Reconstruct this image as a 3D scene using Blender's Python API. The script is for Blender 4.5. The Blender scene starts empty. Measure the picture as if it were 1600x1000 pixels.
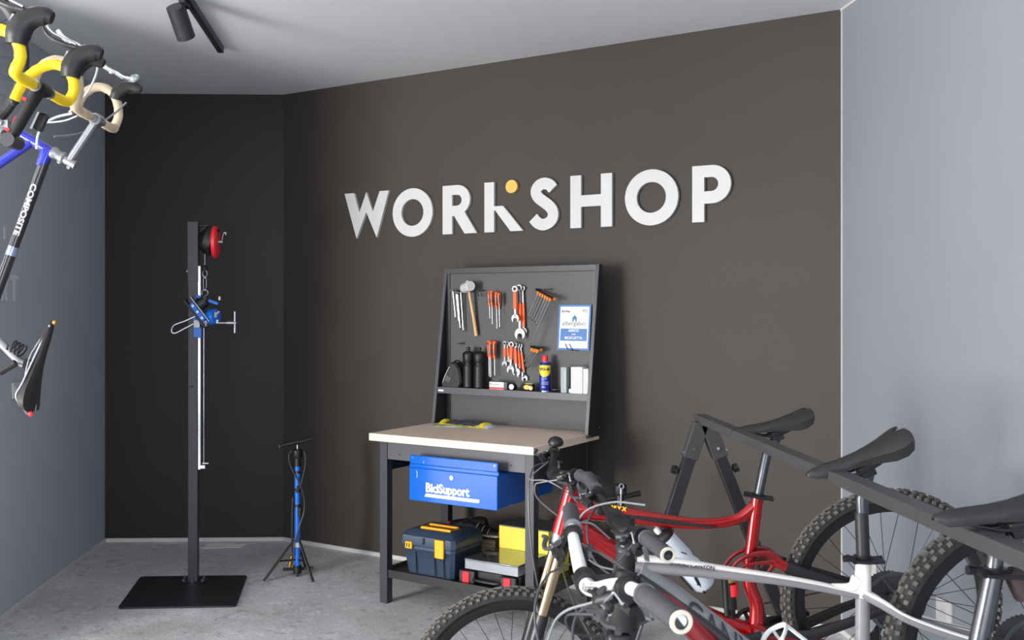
import bpy, bmesh, math, random
from mathutils import Vector, Matrix
random.seed(7)
S = bpy.context.scene
COL = S.collection
PI = math.pi

# ------------------------------------------------------------------ camera, world, light, exposure
cam_d = bpy.data.cameras.new('camera')
cam = bpy.data.objects.new('camera', cam_d)
COL.objects.link(cam)
cam.location = (0, 0, 1.67)
cam.rotation_euler = (PI / 2, 0, 0)
cam_d.sensor_width = 36.0
cam_d.lens = 35.44
cam_d.shift_x = 0.0625
cam_d.shift_y = -0.010
cam_d.clip_start = 0.05
cam_d.dof.use_dof = True
cam_d.dof.focus_distance = 5.3
cam_d.dof.aperture_fstop = 11.0
S.camera = cam
S.view_settings.view_transform = 'Standard'
S.view_settings.look = 'None'
S.view_settings.gamma = 1.0
S.view_settings.exposure = 0.0
S.view_settings.use_curve_mapping = False

W = bpy.data.worlds.new('daylight')
S.world = W
W.use_nodes = True
W.node_tree.nodes['Background'].inputs[0].default_value = (0.72, 0.86, 1.0, 1)
W.node_tree.nodes['Background'].inputs[1].default_value = 0.6

def window_light(name, loc, target, sx, sy, energy, color):
    d = bpy.data.lights.new(name, 'AREA')
    d.shape = 'RECTANGLE'; d.size = sx; d.size_y = sy
    d.energy = energy; d.color = color
    o = bpy.data.objects.new(name, d)
    COL.objects.link(o)
    o.location = loc
    o.rotation_euler = (Vector(target) - Vector(loc)).to_track_quat('-Z', 'Y').to_euler()
    return o
# daylight through the shop window of the sales room that opens to the left of the workshop
window_light('side_window_daylight', (-5.52, 0.10, 1.42), (-2.3, 1.75, 2.3), 1.6, 2.3, 640, (1.0, 0.985, 0.965))
window_light('side_window_daylight_far_pane', (-5.52, 2.45, 1.28), (-2.3, 2.9, 2.3), 1.85, 2.45, 90, (1.0, 0.985, 0.965))
# daylight through the shop front behind the camera
window_light('front_window_daylight', (0.0, -2.05, 1.6), (-0.2, 6.0, 2.2), 3.2, 2.5, 112, (0.88, 0.94, 1.0))

sun_d = bpy.data.lights.new('added_sun', 'SUN'); sun_d.energy = 5.0; sun_d.angle = 0.01; sun_d.color = (1.0, 0.95, 0.86)
added_sun = bpy.data.objects.new('added_sun', sun_d); COL.objects.link(added_sun)      # added for extra bounce, falls through the side window onto the sales room floor
added_sun.location = (-12, 0, 12)
added_sun.rotation_euler = Vector((0.66, 0.17, -0.73)).to_track_quat('-Z', 'Y').to_euler()

# ------------------------------------------------------------------ materials
def lin(c):
    return tuple((x / 255 / 12.92) if x / 255 <= 0.04045 else ((x / 255 + 0.055) / 1.055) ** 2.4 for x in c)

def mat(name, rgb, rough=0.5, metal=0.0, var=0.06, scale=40.0, bump=0.0, coat=0.0, trans=0.0, spec=0.5, bscale=None, alpha=1.0):
    m = bpy.data.materials.new(name)
    m.use_nodes = True
    nt = m.node_tree; N = nt.nodes; L = nt.links
    b = N['Principled BSDF']
    c = lin(rgb)
    tc = N.new('ShaderNodeTexCoord')
    nz = N.new('ShaderNodeTexNoise'); nz.inputs['Scale'].default_value = scale; nz.inputs['Detail'].default_value = 4
    L.new(tc.outputs['Object'], nz.inputs['Vector'])
    rp = N.new('ShaderNodeValToRGB')
    rp.color_ramp.elements[0].position = 0.3; rp.color_ramp.elements[1].position = 0.7
    rp.color_ramp.elements[0].color = tuple(x * (1 - var) for x in c) + (1,)
    rp.color_ramp.elements[1].color = tuple(min(1, x * (1 + var)) for x in c) + (1,)
    L.new(nz.outputs['Fac'], rp.inputs['Fac'])
    L.new(rp.outputs['Color'], b.inputs['Base Color'])
    b.inputs['Roughness'].default_value = rough
    b.inputs['Metallic'].default_value = metal
    b.inputs['Specular IOR Level'].default_value = spec
    b.inputs['Coat Weight'].default_value = coat
    b.inputs['Coat Roughness'].default_value = 0.08
    b.inputs['Transmission Weight'].default_value = trans
    b.inputs['Alpha'].default_value = alpha
    if bump > 0:
        bn = N.new('ShaderNodeTexNoise'); bn.inputs['Scale'].default_value = bscale or scale * 3; bn.inputs['Detail'].default_value = 5
        L.new(tc.outputs['Object'], bn.inputs['Vector'])
        bp = N.new('ShaderNodeBump'); bp.inputs['Strength'].default_value = bump; bp.inputs['Distance'].default_value = 0.002
        L.new(bn.outputs['Fac'], bp.inputs['Height'])
        L.new(bp.outputs['Normal'], b.inputs['Normal'])
    return m

M = {}
M['wall_dark'] = mat('brown charcoal wall paint', (67, 62, 58), 0.55, var=0.03, scale=2.5, bump=0.12, bscale=160, spec=0.22)
M['wall_black'] = mat('near black wall paint', (40, 38, 39), 0.55, var=0.03, scale=2.5, bump=0.12, bscale=160, spec=0.4)
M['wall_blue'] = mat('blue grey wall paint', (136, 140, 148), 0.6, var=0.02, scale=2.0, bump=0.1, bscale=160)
M['wall_left'] = mat('blue grey wall paint lightened on left', (178, 183, 193), 0.6, var=0.02, scale=2.0, bump=0.1, bscale=160)  # copy of the wall paint, lightened to make up for missing light
M['ceiling'] = mat('pale ceiling paint', (214, 216, 219), 0.7, var=0.015, scale=1.5, bump=0.06, bscale=140)
M['skirt'] = mat('white skirting', (205, 203, 200), 0.45, var=0.02)
M['white'] = mat('matt white', (200, 199, 198), 0.5, var=0.02)
M['gold'] = mat('ochre paint', (226, 176, 78), 0.5, var=0.02)
M['grey_letter'] = mat('pale grey wall lettering', (206, 211, 220), 0.6, var=0.02)
M['track'] = mat('anthracite aluminium', (52, 52, 58), 0.4, metal=0.3, var=0.04)
M['black'] = mat('black plastic', (18, 18, 20), 0.45, var=0.1)
M['matt_black'] = mat('matt black', (20, 20, 21), 0.7, var=0.1)
M['rubber'] = mat('tyre rubber', (36, 34, 33), 0.75, var=0.15, scale=60, bump=0.2)
M['knob_rubber'] = mat('tyre tread with painted highlight', (88, 84, 80), 0.85, var=0.25, scale=50, bump=0.2)  # lit highlight of the knobs put into the colour as paler rubber
M['grip'] = mat('grey black rubber grip', (58, 58, 62), 0.7, var=0.08, bump=0.25, bscale=500)
M['saddle'] = mat('black saddle cover', (27, 26, 27), 0.5, var=0.08, bump=0.15, bscale=400)
M['steel_black'] = mat('black powder coated steel', (34, 34, 37), 0.38, var=0.06, bump=0.05, bscale=300)
M['steel_dark'] = mat('dark grey powder coated steel', (54, 54, 57), 0.42, var=0.05, bump=0.05, bscale=300)
M['steel_grey'] = mat('grey front sheet steel', (74, 75, 80), 0.38, var=0.03, bump=0.03)
M['beam'] = mat('charcoal beam steel', (60, 59, 60), 0.45, var=0.08, scale=8, bump=0.06)
M['chrome'] = mat('chromed steel', (214, 214, 216), 0.15, metal=1.0, var=0.03)
M['alu'] = mat('brushed aluminium', (160, 161, 166), 0.34, metal=0.9, var=0.05)
M['post_grey'] = mat('dark anodised seat post', (92, 93, 98), 0.25, metal=0.85, var=0.05)
M['red'] = mat('candy red paint', (158, 5, 11), 0.25, metal=0.5, var=0.05, coat=0.8)
M['red_dark'] = mat('deep red paint', (118, 8, 14), 0.3, metal=0.3, var=0.06, coat=0.6)
M['red_plastic'] = mat('red plastic', (226, 40, 52), 0.35, var=0.03)
M['gold_metal'] = mat('bronze gold stanchion', (196, 172, 140), 0.18, metal=1.0, var=0.02)
M['canyon_grey'] = mat('grey frame paint', (128, 127, 130), 0.3, var=0.04, coat=0.4)
M['canyon_white'] = mat('white frame paint', (228, 225, 220), 0.3, var=0.02, coat=0.4)
M['white_gloss'] = mat('white gloss paint', (230, 230, 230), 0.25, var=0.03, coat=0.4)
M['tool_chrome'] = mat('satin chrome vanadium steel', (150, 150, 152), 0.34, metal=0.95, var=0.05)
M['wood'] = None
M['blue_paint'] = mat('gloss blue enamel', (0, 92, 190), 0.12, var=0.02, coat=0.6, spec=0.5)
M['blue'] = mat('bright blue paint', (10, 100, 200), 0.3, var=0.03, coat=0.4)
M['navy'] = mat('dark blue plastic', (52, 66, 86), 0.42, var=0.06, bump=0.15, bscale=260)
M['navy_dark'] = mat('blue black plastic', (26, 32, 42), 0.4, var=0.06, bump=0.15, bscale=260)
M['orange_latch'] = mat('orange plastic', (250, 172, 20), 0.4, var=0.04)
M['yellow_box'] = mat('yellow card', (232, 216, 72), 0.55, var=0.04, scale=12)
M['tape_yellow'] = mat('yellow bar tape', (240, 205, 20), 0.42, var=0.06, scale=20, bump=0.1)
M['tape_beige'] = mat('beige bar tape', (192, 174, 148), 0.6, var=0.2, scale=22, bump=0.3)
M['tool_orange'] = mat('orange tool handle', (236, 92, 30), 0.4, var=0.05)
M['tool_amber'] = mat('amber tool collar', (224, 130, 40), 0.4, var=0.05)
M['tool_dark'] = mat('dark tool grip', (52, 24, 24), 0.45, var=0.1)
M['beech'] = mat('pale hammer handle wood', (214, 172, 118), 0.5, var=0.12, scale=15)
M['paper'] = mat('white paper', (236, 238, 242), 0.6, var=0.02)
M['sign_blue'] = mat('printed blue', (44, 106, 172), 0.45, var=0.03)
M['ink'] = mat('dark ink', (42, 44, 54), 0.6, var=0.05)
M['wd_blue'] = mat('deep blue can print', (22, 38, 132), 0.3, var=0.04)
M['wd_yellow'] = mat('yellow can print', (246, 214, 40), 0.35, var=0.02)
M['pvc'] = mat('clear plastic film', (196, 200, 206), 0.2, var=0.1, spec=0.8)
M['green'] = mat('green print', (150, 178, 70), 0.4, var=0.12)
M['yellow_print'] = mat('yellow print', (226, 204, 40), 0.4, var=0.06)
M['milk'] = mat('milky bottle plastic', (214, 222, 232), 0.35, var=0.04, trans=0.25)
M['brass'] = mat('brass', (200, 150, 70), 0.3, metal=0.9, var=0.05)
M['brown'] = mat('brown wicker', (84, 74, 56), 0.8, var=0.3, scale=60, bump=0.5)
M['beige_sole'] = mat('beige suede', (186, 170, 140), 0.7, var=0.1)
M['road_blue'] = mat('gloss blue lug paint', (34, 44, 172), 0.25, metal=0.3, var=0.04, coat=0.7)
M['cable_grey'] = mat('pale grey cable housing', (112, 114, 118), 0.4, var=0.04)
M['cable_white'] = mat('white cable housing', (206, 208, 210), 0.35, var=0.03)
M['cable_black'] = mat('dark cable housing', (56, 56, 60), 0.35, var=0.04)
M['stretch'] = mat('dark carbon weave', (26, 26, 30), 0.22, var=0.35, scale=300, coat=0.8)

def wood_mat():
    m = bpy.data.materials.new('pale beech worktop'); m.use_nodes = True
    nt = m.node_tree; N = nt.nodes; L = nt.links; b = N['Principled BSDF']
    tc = N.new('ShaderNodeTexCoord'); mp = N.new('ShaderNodeMapping'); mp.inputs['Scale'].default_value = (2.0, 22.0, 22.0)
    L.new(tc.outputs['Object'], mp.inputs['Vector'])
    n1 = N.new('ShaderNodeTexNoise'); n1.inputs['Scale'].default_value = 3.0; n1.inputs['Detail'].default_value = 8; n1.inputs['Distortion'].default_value = 0.6
    L.new(mp.outputs['Vector'], n1.inputs['Vector'])
    br = N.new('ShaderNodeTexBrick'); br.inputs['Scale'].default_value = 1.0
    br.inputs['Color1'].default_value = (0.46, 0.46, 0.46, 1); br.inputs['Color2'].default_value = (0.56, 0.56, 0.56, 1); br.inputs['Mortar'].default_value = (0.44, 0.44, 0.44, 1)
    br.inputs['Mortar Size'].default_value = 0.002; br.inputs['Brick Width'].default_value = 0.33; br.inputs['Row Height'].default_value = 0.045
    L.new(tc.outputs['Object'], br.inputs['Vector'])
    mx = N.new('ShaderNodeMix'); mx.data_type = 'FLOAT'; mx.inputs[0].default_value = 0.45
    L.new(n1.outputs['Fac'], mx.inputs[2]); L.new(br.outputs['Color'], mx.inputs[3])
    rp = N.new('ShaderNodeValToRGB')
    rp.color_ramp.elements[0].position = 0.35; rp.color_ramp.elements[0].color = lin((218, 194, 174)) + (1,)
    rp.color_ramp.elements[1].position = 0.65; rp.color_ramp.elements[1].color = lin((236, 216, 200)) + (1,)
    L.new(mx.outputs[0], rp.inputs['Fac']); L.new(rp.outputs['Color'], b.inputs['Base Color'])
    b.inputs['Roughness'].default_value = 0.5
    return m
M['wood'] = wood_mat()

def floor_mat():
    m = bpy.data.materials.new('grey stone aggregate floor'); m.use_nodes = True
    nt = m.node_tree; N = nt.nodes; L = nt.links; b = N['Principled BSDF']
    tc = N.new('ShaderNodeTexCoord')
    def noise(sc, det, dist=0.0):
        n = N.new('ShaderNodeTexNoise'); n.inputs['Scale'].default_value = sc; n.inputs['Detail'].default_value = det; n.inputs['Distortion'].default_value = dist
        L.new(tc.outputs['Object'], n.inputs['Vector']); return n
    a = noise(1.6, 8, 0.5); c = noise(60, 6); v = N.new('ShaderNodeTexVoronoi'); v.inputs['Scale'].default_value = 26.0
    dn = noise(14, 4)
    vm = N.new('ShaderNodeVectorMath'); vm.operation = 'MULTIPLY_ADD'; vm.inputs[1].default_value = (0.12, 0.12, 0.12)
    L.new(dn.outputs['Color'], vm.inputs[0]); L.new(tc.outputs['Object'], vm.inputs[2]); L.new(vm.outputs[0], v.inputs['Vector'])
    r1 = N.new('ShaderNodeValToRGB')
    r1.color_ramp.elements[0].position = 0.3; r1.color_ramp.elements[0].color = lin((182, 181, 179)) + (1,)
    r1.color_ramp.elements[1].position = 0.7; r1.color_ramp.elements[1].color = lin((208, 208, 211)) + (1,)
    L.new(a.outputs['Fac'], r1.inputs['Fac'])
    # pale and dark stone chips
    r2 = N.new('ShaderNodeValToRGB'); r2.color_ramp.interpolation = 'LINEAR'
    e = r2.color_ramp.elements
    e[0].position = 0.0; e[0].color = (0.70, 0.70, 0.71, 1); e[1].position = 1.0; e[1].color = (1.18, 1.18, 1.17, 1)
    x = e.new(0.10); x.color = (0.93, 0.93, 0.93, 1); x = e.new(0.85); x.color = (1.03, 1.03, 1.03, 1)
    sep = N.new('ShaderNodeSeparateColor'); L.new(v.outputs['Color'], sep.inputs[0]); L.new(sep.outputs[0], r2.inputs['Fac'])
    m1 = N.new('ShaderNodeMix'); m1.data_type = 'RGBA'; m1.blend_type = 'MULTIPLY'; m1.inputs[0].default_value = 1.0
    L.new(r1.outputs['Color'], m1.inputs[6]); L.new(r2.outputs['Color'], m1.inputs[7])
    r3 = N.new('ShaderNodeValToRGB'); r3.color_ramp.elements[0].position = 0.32; r3.color_ramp.elements[0].color = (0.78, 0.78, 0.78, 1)
    r3.color_ramp.elements[1].position = 0.62; r3.color_ramp.elements[1].color = (1.08, 1.08, 1.08, 1)
    L.new(c.outputs['Fac'], r3.inputs['Fac'])
    m2 = N.new('ShaderNodeMix'); m2.data_type = 'RGBA'; m2.blend_type = 'MULTIPLY'; m2.inputs[0].default_value = 1.0
    L.new(m1.outputs[2], m2.inputs[6]); L.new(r3.outputs['Color'], m2.inputs[7])
    L.new(m2.outputs[2], b.inputs['Base Color'])
    b.inputs['Roughness'].default_value = 0.42
    bp = N.new('ShaderNodeBump'); bp.inputs['Strength'].default_value = 0.15; bp.inputs['Distance'].default_value = 0.003
    L.new(c.outputs['Fac'], bp.inputs['Height']); L.new(bp.outputs['Normal'], b.inputs['Normal'])
    return m
M['floor'] = floor_mat()

def mesh_panel_mat():
    """dark steel sheet punched with a close staggered grid of holes"""
    m = bpy.data.materials.new('perforated dark steel'); m.use_nodes = True
    nt = m.node_tree; N = nt.nodes; L = nt.links; b = N['Principled BSDF']
    tc = N.new('ShaderNodeTexCoord')
    mp = N.new('ShaderNodeMapping'); mp.inputs['Rotation'].default_value = (0, PI / 4, 0)
    L.new(tc.outputs['Object'], mp.inputs['Vector'])
    sp = N.new('ShaderNodeSeparateXYZ'); L.new(mp.outputs['Vector'], sp.inputs[0])
    def tri(out):
        mu = N.new('ShaderNodeMath'); mu.operation = 'MULTIPLY'; mu.inputs[1].default_value = 1 / 0.0085; L.new(out, mu.inputs[0])
        fr = N.new('ShaderNodeMath'); fr.operation = 'FRACT'; L.new(mu.outputs[0], fr.inputs[0])
        sb = N.new('ShaderNodeMath'); sb.operation = 'SUBTRACT'; sb.inputs[1].default_value = 0.5; L.new(fr.outputs[0], sb.inputs[0])
        p = N.new('ShaderNodeMath'); p.operation = 'POWER'; p.inputs[1].default_value = 2; L.new(sb.outputs[0], p.inputs[0]); return p
    a = tri(sp.outputs[0]); c = tri(sp.outputs[2])
    ad = N.new('ShaderNodeMath'); ad.operation = 'ADD'; L.new(a.outputs[0], ad.inputs[0]); L.new(c.outputs[0], ad.inputs[1])
    lt = N.new('ShaderNodeMath'); lt.operation = 'LESS_THAN'; lt.inputs[1].default_value = 0.085; L.new(ad.outputs[0], lt.inputs[0])
    mx = N.new('ShaderNodeMix'); mx.data_type = 'RGBA'
    mx.inputs[6].default_value = lin((80, 78, 80)) + (1,); mx.inputs[7].default_value = lin((26, 25, 26)) + (1,)
    L.new(lt.outputs[0], mx.inputs[0]); L.new(mx.outputs[2], b.inputs['Base Color'])
    b.inputs['Roughness'].default_value = 0.5
    return m
M['punched'] = mesh_panel_mat()

# ------------------------------------------------------------------ mesh toolkit
def V3(p): return Vector(p)
def perp(d):
    d = d.normalized(); a = Vector((0, 0, 1)) if abs(d.z) < 0.9 else Vector((1, 0, 0))
    u = d.cross(a).normalized(); return u, d.cross(u).normalized()
def spline(pts, n=6, closed=False):
    P = [Vector(p) for p in pts]; out = []
    N_ = len(P); rng = range(N_) if closed else range(N_ - 1)
    for i in rng:
        if closed: a, b, c, d = P[(i - 1) % N_], P[i], P[(i + 1) % N_], P[(i + 2) % N_]
        else:
            b, c = P[i], P[i + 1]
            a = P[i - 1] if i > 0 else b * 2 - c
            d = P[i + 2] if i + 2 < N_ else c * 2 - b
        for k in range(n):
            t = k / n
            out.append(0.5 * ((2 * b) + (c - a) * t + (2 * a - 5 * b + 4 * c - d) * t * t + (3 * b - a - 3 * c + d) * t ** 3))
    if not closed: out.append(P[-1])
    return out

class MB:
    def __init__(s): s.v = []; s.f = []; s.mi = []; s.cur = 0
    def use(s, i): s.cur = i; return s
    def add(s, vs, fs):
        o = len(s.v); s.v += [Vector(p) for p in vs]
        for f in fs: s.f.append([o + i for i in f]); s.mi.append(s.cur)
        return s
    def box(s, c, d, rot=None):
        c = Vector(c); h = Vector(d) / 2; vs = []
        for z in (-1, 1):
            for y in (-1, 1):
                for x in (-1, 1):
                    p = Vector((x * h.x, y * h.y, z * h.z))
                    vs.append(c + (rot @ p if rot else p))
        return s.add(vs, [(0, 2, 3, 1), (4, 5, 7, 6), (0, 1, 5, 4), (2, 6, 7, 3), (0, 4, 6, 2), (1, 3, 7, 5)])
    def bar(s, p0, p1, w, h, up=(0, 0, 1)):
        """box beam from p0 to p1; w across, h along up"""
        p0, p1 = Vector(p0), Vector(p1); d = (p1 - p0).normalized()
        a = d.cross(Vector(up))
        if a.length < 1e-4: a = Vector((1, 0, 0))
        a.normalize(); b = a.cross(d).normalized(); vs = []
        for p in (p0, p1):
            for x, y in ((-1, -1), (1, -1), (1, 1), (-1, 1)): vs.append(p + a * x * w / 2 + b * y * h / 2)
        return s.add(vs, [(3, 2, 1, 0), (4, 5, 6, 7), (0, 1, 5, 4), (1, 2, 6, 5), (2, 3, 7, 6), (3, 0, 4, 7)])
    def tube(s, pts, r, n=12, caps=True, sq=(1, 1), up=None, closed=False):
        P = [Vector(p) for p in pts]; m = len(P)
        R = r if isinstance(r, (list, tuple)) else [r] * m
        if len(R) == 2 and m > 2: R = [R[0] + (R[1] - R[0]) * i / (m - 1) for i in range(m)]
        vs = []; u = None
        for i in range(m):
            if closed: d = P[(i + 1) % m] - P[(i - 1) % m]
            else: d = (P[min(i + 1, m - 1)] - P[max(i - 1, 0)])
            if d.length < 1e-9: d = Vector((0, 0, 1))
            d.normalize()
            if up is not None: u = Vector(up) - d * Vector(up).dot(d); u.normalize()
            elif u is None: u, _ = perp(d)
            else: u = u - d * u.dot(d); u.normalize()
            w = d.cross(u)
            for k in range(n):
                a = 2 * PI * k / n
                vs.append(P[i] + (u * math.cos(a) * sq[0] + w * math.sin(a) * sq[1]) * R[i])
        fs = []
        for i in range(m if closed else m - 1):
            for k in range(n):
                j = (i + 1) % m; fs.append((i * n + k, i * n + (k + 1) % n, j * n + (k + 1) % n, j * n + k))
        if caps and not closed: fs += [tuple(reversed(range(n))), tuple(range((m - 1) * n, m * n))]
        return s.add(vs, fs)
    def cyl(s, p0, p1, r0, r1=None, n=20): return s.tube([p0, p1], [r0, r1 if r1 is not None else r0], n)
    def lathe(s, prof, origin, axis=(0, 0, 1), n=24, caps=True):
        """prof: list of (radius, height along axis)"""
        ax = Vector(axis).normalized(); u, w = perp(ax); o = Vector(origin); vs = []; m = len(prof)
        for r, h in prof:
            for k in range(n):
                a = 2 * PI * k / n; vs.append(o + ax * h + (u * math.cos(a) + w * math.sin(a)) * max(r, 1e-5))
        fs = []
        for i in range(m - 1):
            for k in range(n): fs.append((i * n + k, i * n + (k + 1) % n, (i + 1) * n + (k + 1) % n, (i + 1) * n + k))
        if caps: fs += [tuple(reversed(range(n))), tuple(range((m - 1) * n, m * n))]
        return s.add(vs, fs)
    def ball(s, c, r, n=12, sc=(1, 1, 1)):
        prof = [(r * math.sin(PI * i / n), -r * math.cos(PI * i / n)) for i in range(n + 1)]
        k = len(s.v); s.lathe(prof, (0, 0, 0), (0, 0, 1), n * 2)
        for i in range(k, len(s.v)): p = s.v[i]; s.v[i] = Vector((p.x * sc[0], p.y * sc[1], p.z * sc[2])) + Vector(c)
        return s
    def loft(s, rings, caps=True):
        n = len(rings[0]); vs = [p for r in rings for p in r]; fs = []
        for i in range(len(rings) - 1):
            for k in range(n): fs.append((i * n + k, i * n + (k + 1) % n, (i + 1) * n + (k + 1) % n, (i + 1) * n + k))
        if caps: fs += [tuple(reversed(range(n))), tuple(range((len(rings) - 1) * n, len(rings) * n))]
        return s.add(vs, fs)
    def prism(s, poly, o, ax, ay, th):
        """flat outline (a, b) extruded by th along ax x ay, starting at o"""
        o, ax, ay = Vector(o), Vector(ax), Vector(ay); nn = ax.cross(ay).normalized() * th; n = len(poly)
        lo = [o + ax * a + ay * b for a, b in poly]; hi = [p + nn for p in lo]
        fs = [tuple(reversed(range(n))), tuple(range(n, 2 * n))]
        for k in range(n): fs.append((k, (k + 1) % n, n + (k + 1) % n, n + k))
        return s.add(lo + hi, fs)
    def flat(s, loops, o, ax, ay, th):
        """outlines with holes (even-odd), filled and extruded by th along ax x ay"""
        cu = bpy.data.curves.new('t', 'CURVE'); cu.dimensions = '2D'; cu.fill_mode = 'BOTH'
        for lp in loops:
            sp = cu.splines.new('POLY'); sp.points.add(len(lp) - 1)
            for i, p in enumerate(lp): sp.points[i].co = (p[0], p[1], 0, 1)
            sp.use_cyclic_u = True
        cu.extrude = th / 2
        return s._curve(cu, o, ax, ay, th)
    def _curve(s, cu, o, ax, ay, th):
        ob = bpy.data.objects.new('t', cu); COL.objects.link(ob)
        dg = bpy.context.evaluated_depsgraph_get(); me = bpy.data.meshes.new_from_object(ob.evaluated_get(dg))
        o, ax, ay = Vector(o), Vector(ax), Vector(ay); nn = ax.cross(ay).normalized()
        s.add([o + ax * v.co.x + ay * v.co.y + nn * (v.co.z + th / 2) for v in me.vertices], [tuple(p.vertices) for p in me.polygons])
        bpy.data.objects.remove(ob); bpy.data.curves.remove(cu); bpy.data.meshes.remove(me)
        return s
    def text(s, t, size, o, ax, ay, th=0.0006, align='LEFT', sx=1.0, shear=0.0, bold=0.0, wrap=None):
        cu = bpy.data.curves.new('t', 'FONT'); cu.body = t; cu.size = size; cu.align_x = align; cu.extrude = th / 2
        cu.shear = shear; cu.offset = bold; cu.resolution_u = 3
        if wrap is None: return s._curve(cu, o, Vector(ax) * sx, ay, th)
        ob = bpy.data.objects.new('t', cu); COL.objects.link(ob)
        dg = bpy.context.evaluated_depsgraph_get(); me = bpy.data.meshes.new_from_object(ob.evaluated_get(dg))
        bm = bmesh.new(); bm.from_mesh(me)
        for k in range(-14, 15):
            bmesh.ops.bisect_plane(bm, geom=bm.verts[:] + bm.edges[:] + bm.faces[:], plane_co=(0, k * wrap * 0.12, 0), plane_no=(0, 1, 0))
        o, ax, ay = Vector(o), Vector(ax), Vector(ay); nn = ax.cross(ay).normalized()
        ys = [v.co.y for v in bm.verts]; yc = (min(ys) + max(ys)) / 2
        for v in bm.verts: v.co.y -= yc
        bm.verts.ensure_lookup_table()
        vs = [o + ax * v.co.x * sx + ay * math.sin(v.co.y / wrap) * wrap + nn * (math.cos(v.co.y / wrap) * wrap - wrap + v.co.z + th / 2) for v in bm.verts]
        s.add(vs, [tuple(v.index for v in f.verts) for f in bm.faces])
        bm.free(); bpy.data.objects.remove(ob); bpy.data.curves.remove(cu); bpy.data.meshes.remove(me)
        return s
    def build(s, name, mats, parent=None, smooth=True, bevel=0.0, angle=38):
        me = bpy.data.meshes.new(name)
        vs = s.v
        root = parent
        while root is not None and root.parent is not None: root = root.parent
        if root is not None:
            inv = root.matrix_basis.inverted(); vs = [inv @ p for p in vs]
        me.from_pydata([tuple(p) for p in vs], [], s.f)
        if not isinstance(mats, (list, tuple)): mats = [mats]
        for m in mats: me.materials.append(M[m] if isinstance(m, str) else m)
        if len(mats) > 1:
            for i, p in enumerate(me.polygons): p.material_index = s.mi[i]
        bm = bmesh.new(); bm.from_mesh(me); bmesh.ops.recalc_face_normals(bm, faces=bm.faces[:]); bm.to_mesh(me); bm.free()
        if smooth:
            for p in me.polygons: p.use_smooth = True
            me.set_sharp_from_angle(angle=math.radians(angle))
        me.update()
        o = bpy.data.objects.new(name, me); COL.objects.link(o)
        if parent is not None: o.parent = parent
        if bevel > 0:
            b = o.modifiers.new('bevel', 'BEVEL'); b.width = bevel; b.segments = 2; b.limit_method = 'ANGLE'; b.angle_limit = math.radians(50)
        return o

def tag(o, label, cat, group=None, kind=None):
    o['label'] = label; o['category'] = cat
    if group: o['group'] = group
    if kind: o['kind'] = kind
    return o
def thing(name, label, cat, loc=(0, 0, 0), rz=0.0, group=None):
    o = bpy.data.objects.new(name, None); COL.objects.link(o)
    o.empty_display_size = 0.1
    o.location = loc; o.rotation_euler = (0, 0, rz)
    o.matrix_basis = Matrix.Translation(Vector(loc)) @ Matrix.Rotation(rz, 4, 'Z')
    return tag(o, label, cat, group)
def struct(o, label=None):
    o['kind'] = 'structure'
    if label: o['label'] = label
    return o

# ------------------------------------------------------------------ room shell
CEIL = 3.227
C0 = Vector((-2.470, 7.256)); C1 = Vector((-1.191, 7.296)); C2 = Vector((2.04, 5.223))
YB = -2.2
def left_x(y): return -2.470 + 0.0368 * (7.256 - y)
def right_x(y): return 2.04 + 0.018 * (5.223 - y)
L0 = Vector((left_x(YB), YB)); R0 = Vector((right_x(YB), YB))
def wall_slab(mb, a, b, z0, z1, th=0.12, out=1):
    """slab standing on the line a-b, thickness pointing to the right of a->b"""
    a, b = Vector(a), Vector(b); d = (b - a).normalized(); n = Vector((d.y, -d.x)) * th * out
    q = [a, b, b + n, a + n]
    vs = [(p.x, p.y, z) for z in (z0, z1) for p in q]
    return mb.add(vs, [(0, 1, 2, 3), (7, 6, 5, 4), (0, 4, 5, 1), (1, 5, 6, 2), (2, 6, 7, 3), (3, 7, 4, 0)])

XL = -5.65
fl = MB(); fl.add([(XL - .15, YB - 0.2, 0), (2.5, YB - 0.2, 0), (2.5, 7.6, 0), (XL - .15, 7.6, 0), (XL - .15, YB - 0.2, -0.1), (2.5, YB - 0.2, -0.1), (2.5, 7.6, -0.1), (XL - .15, 7.6, -0.1)],
                  [(0, 1, 2, 3), (7, 6, 5, 4), (0, 4, 5, 1), (1, 5, 6, 2), (2, 6, 7, 3), (3, 7, 4, 0)])
struct(fl.build('floor', 'floor', smooth=False), 'grey stone-chip floor')
ce = MB(); ce.add([(XL - .15, YB - 0.2, CEIL), (2.5, YB - 0.2, CEIL), (2.5, 7.6, CEIL), (XL - .15, 7.6, CEIL), (XL - .15, YB - 0.2, CEIL + .1), (2.5, YB - 0.2, CEIL + .1), (2.5, 7.6, CEIL + .1), (XL - .15, 7.6, CEIL + .1)],
                  [(3, 2, 1, 0), (4, 5, 6, 7), (1, 5, 4, 0), (2, 6, 5, 1), (3, 7, 6, 2), (0, 4, 7, 3)])
struct(ce.build('ceiling', 'ceiling', smooth=False), 'pale grey ceiling')
struct(wall_slab(MB(), C1, C0, 0, CEIL).build('wall_back', 'wall_black', smooth=False), 'near black narrow back wall')
struct(wall_slab(MB(), C2, C1, 0, CEIL).build('wall_main', 'wall_dark', smooth=False), 'dark charcoal wall with the big sign')
struct(wall_slab(MB(), R0, C2, 0, CEIL).build('wall_right', 'wall_blue', smooth=False), 'pale blue grey right wall')
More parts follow.
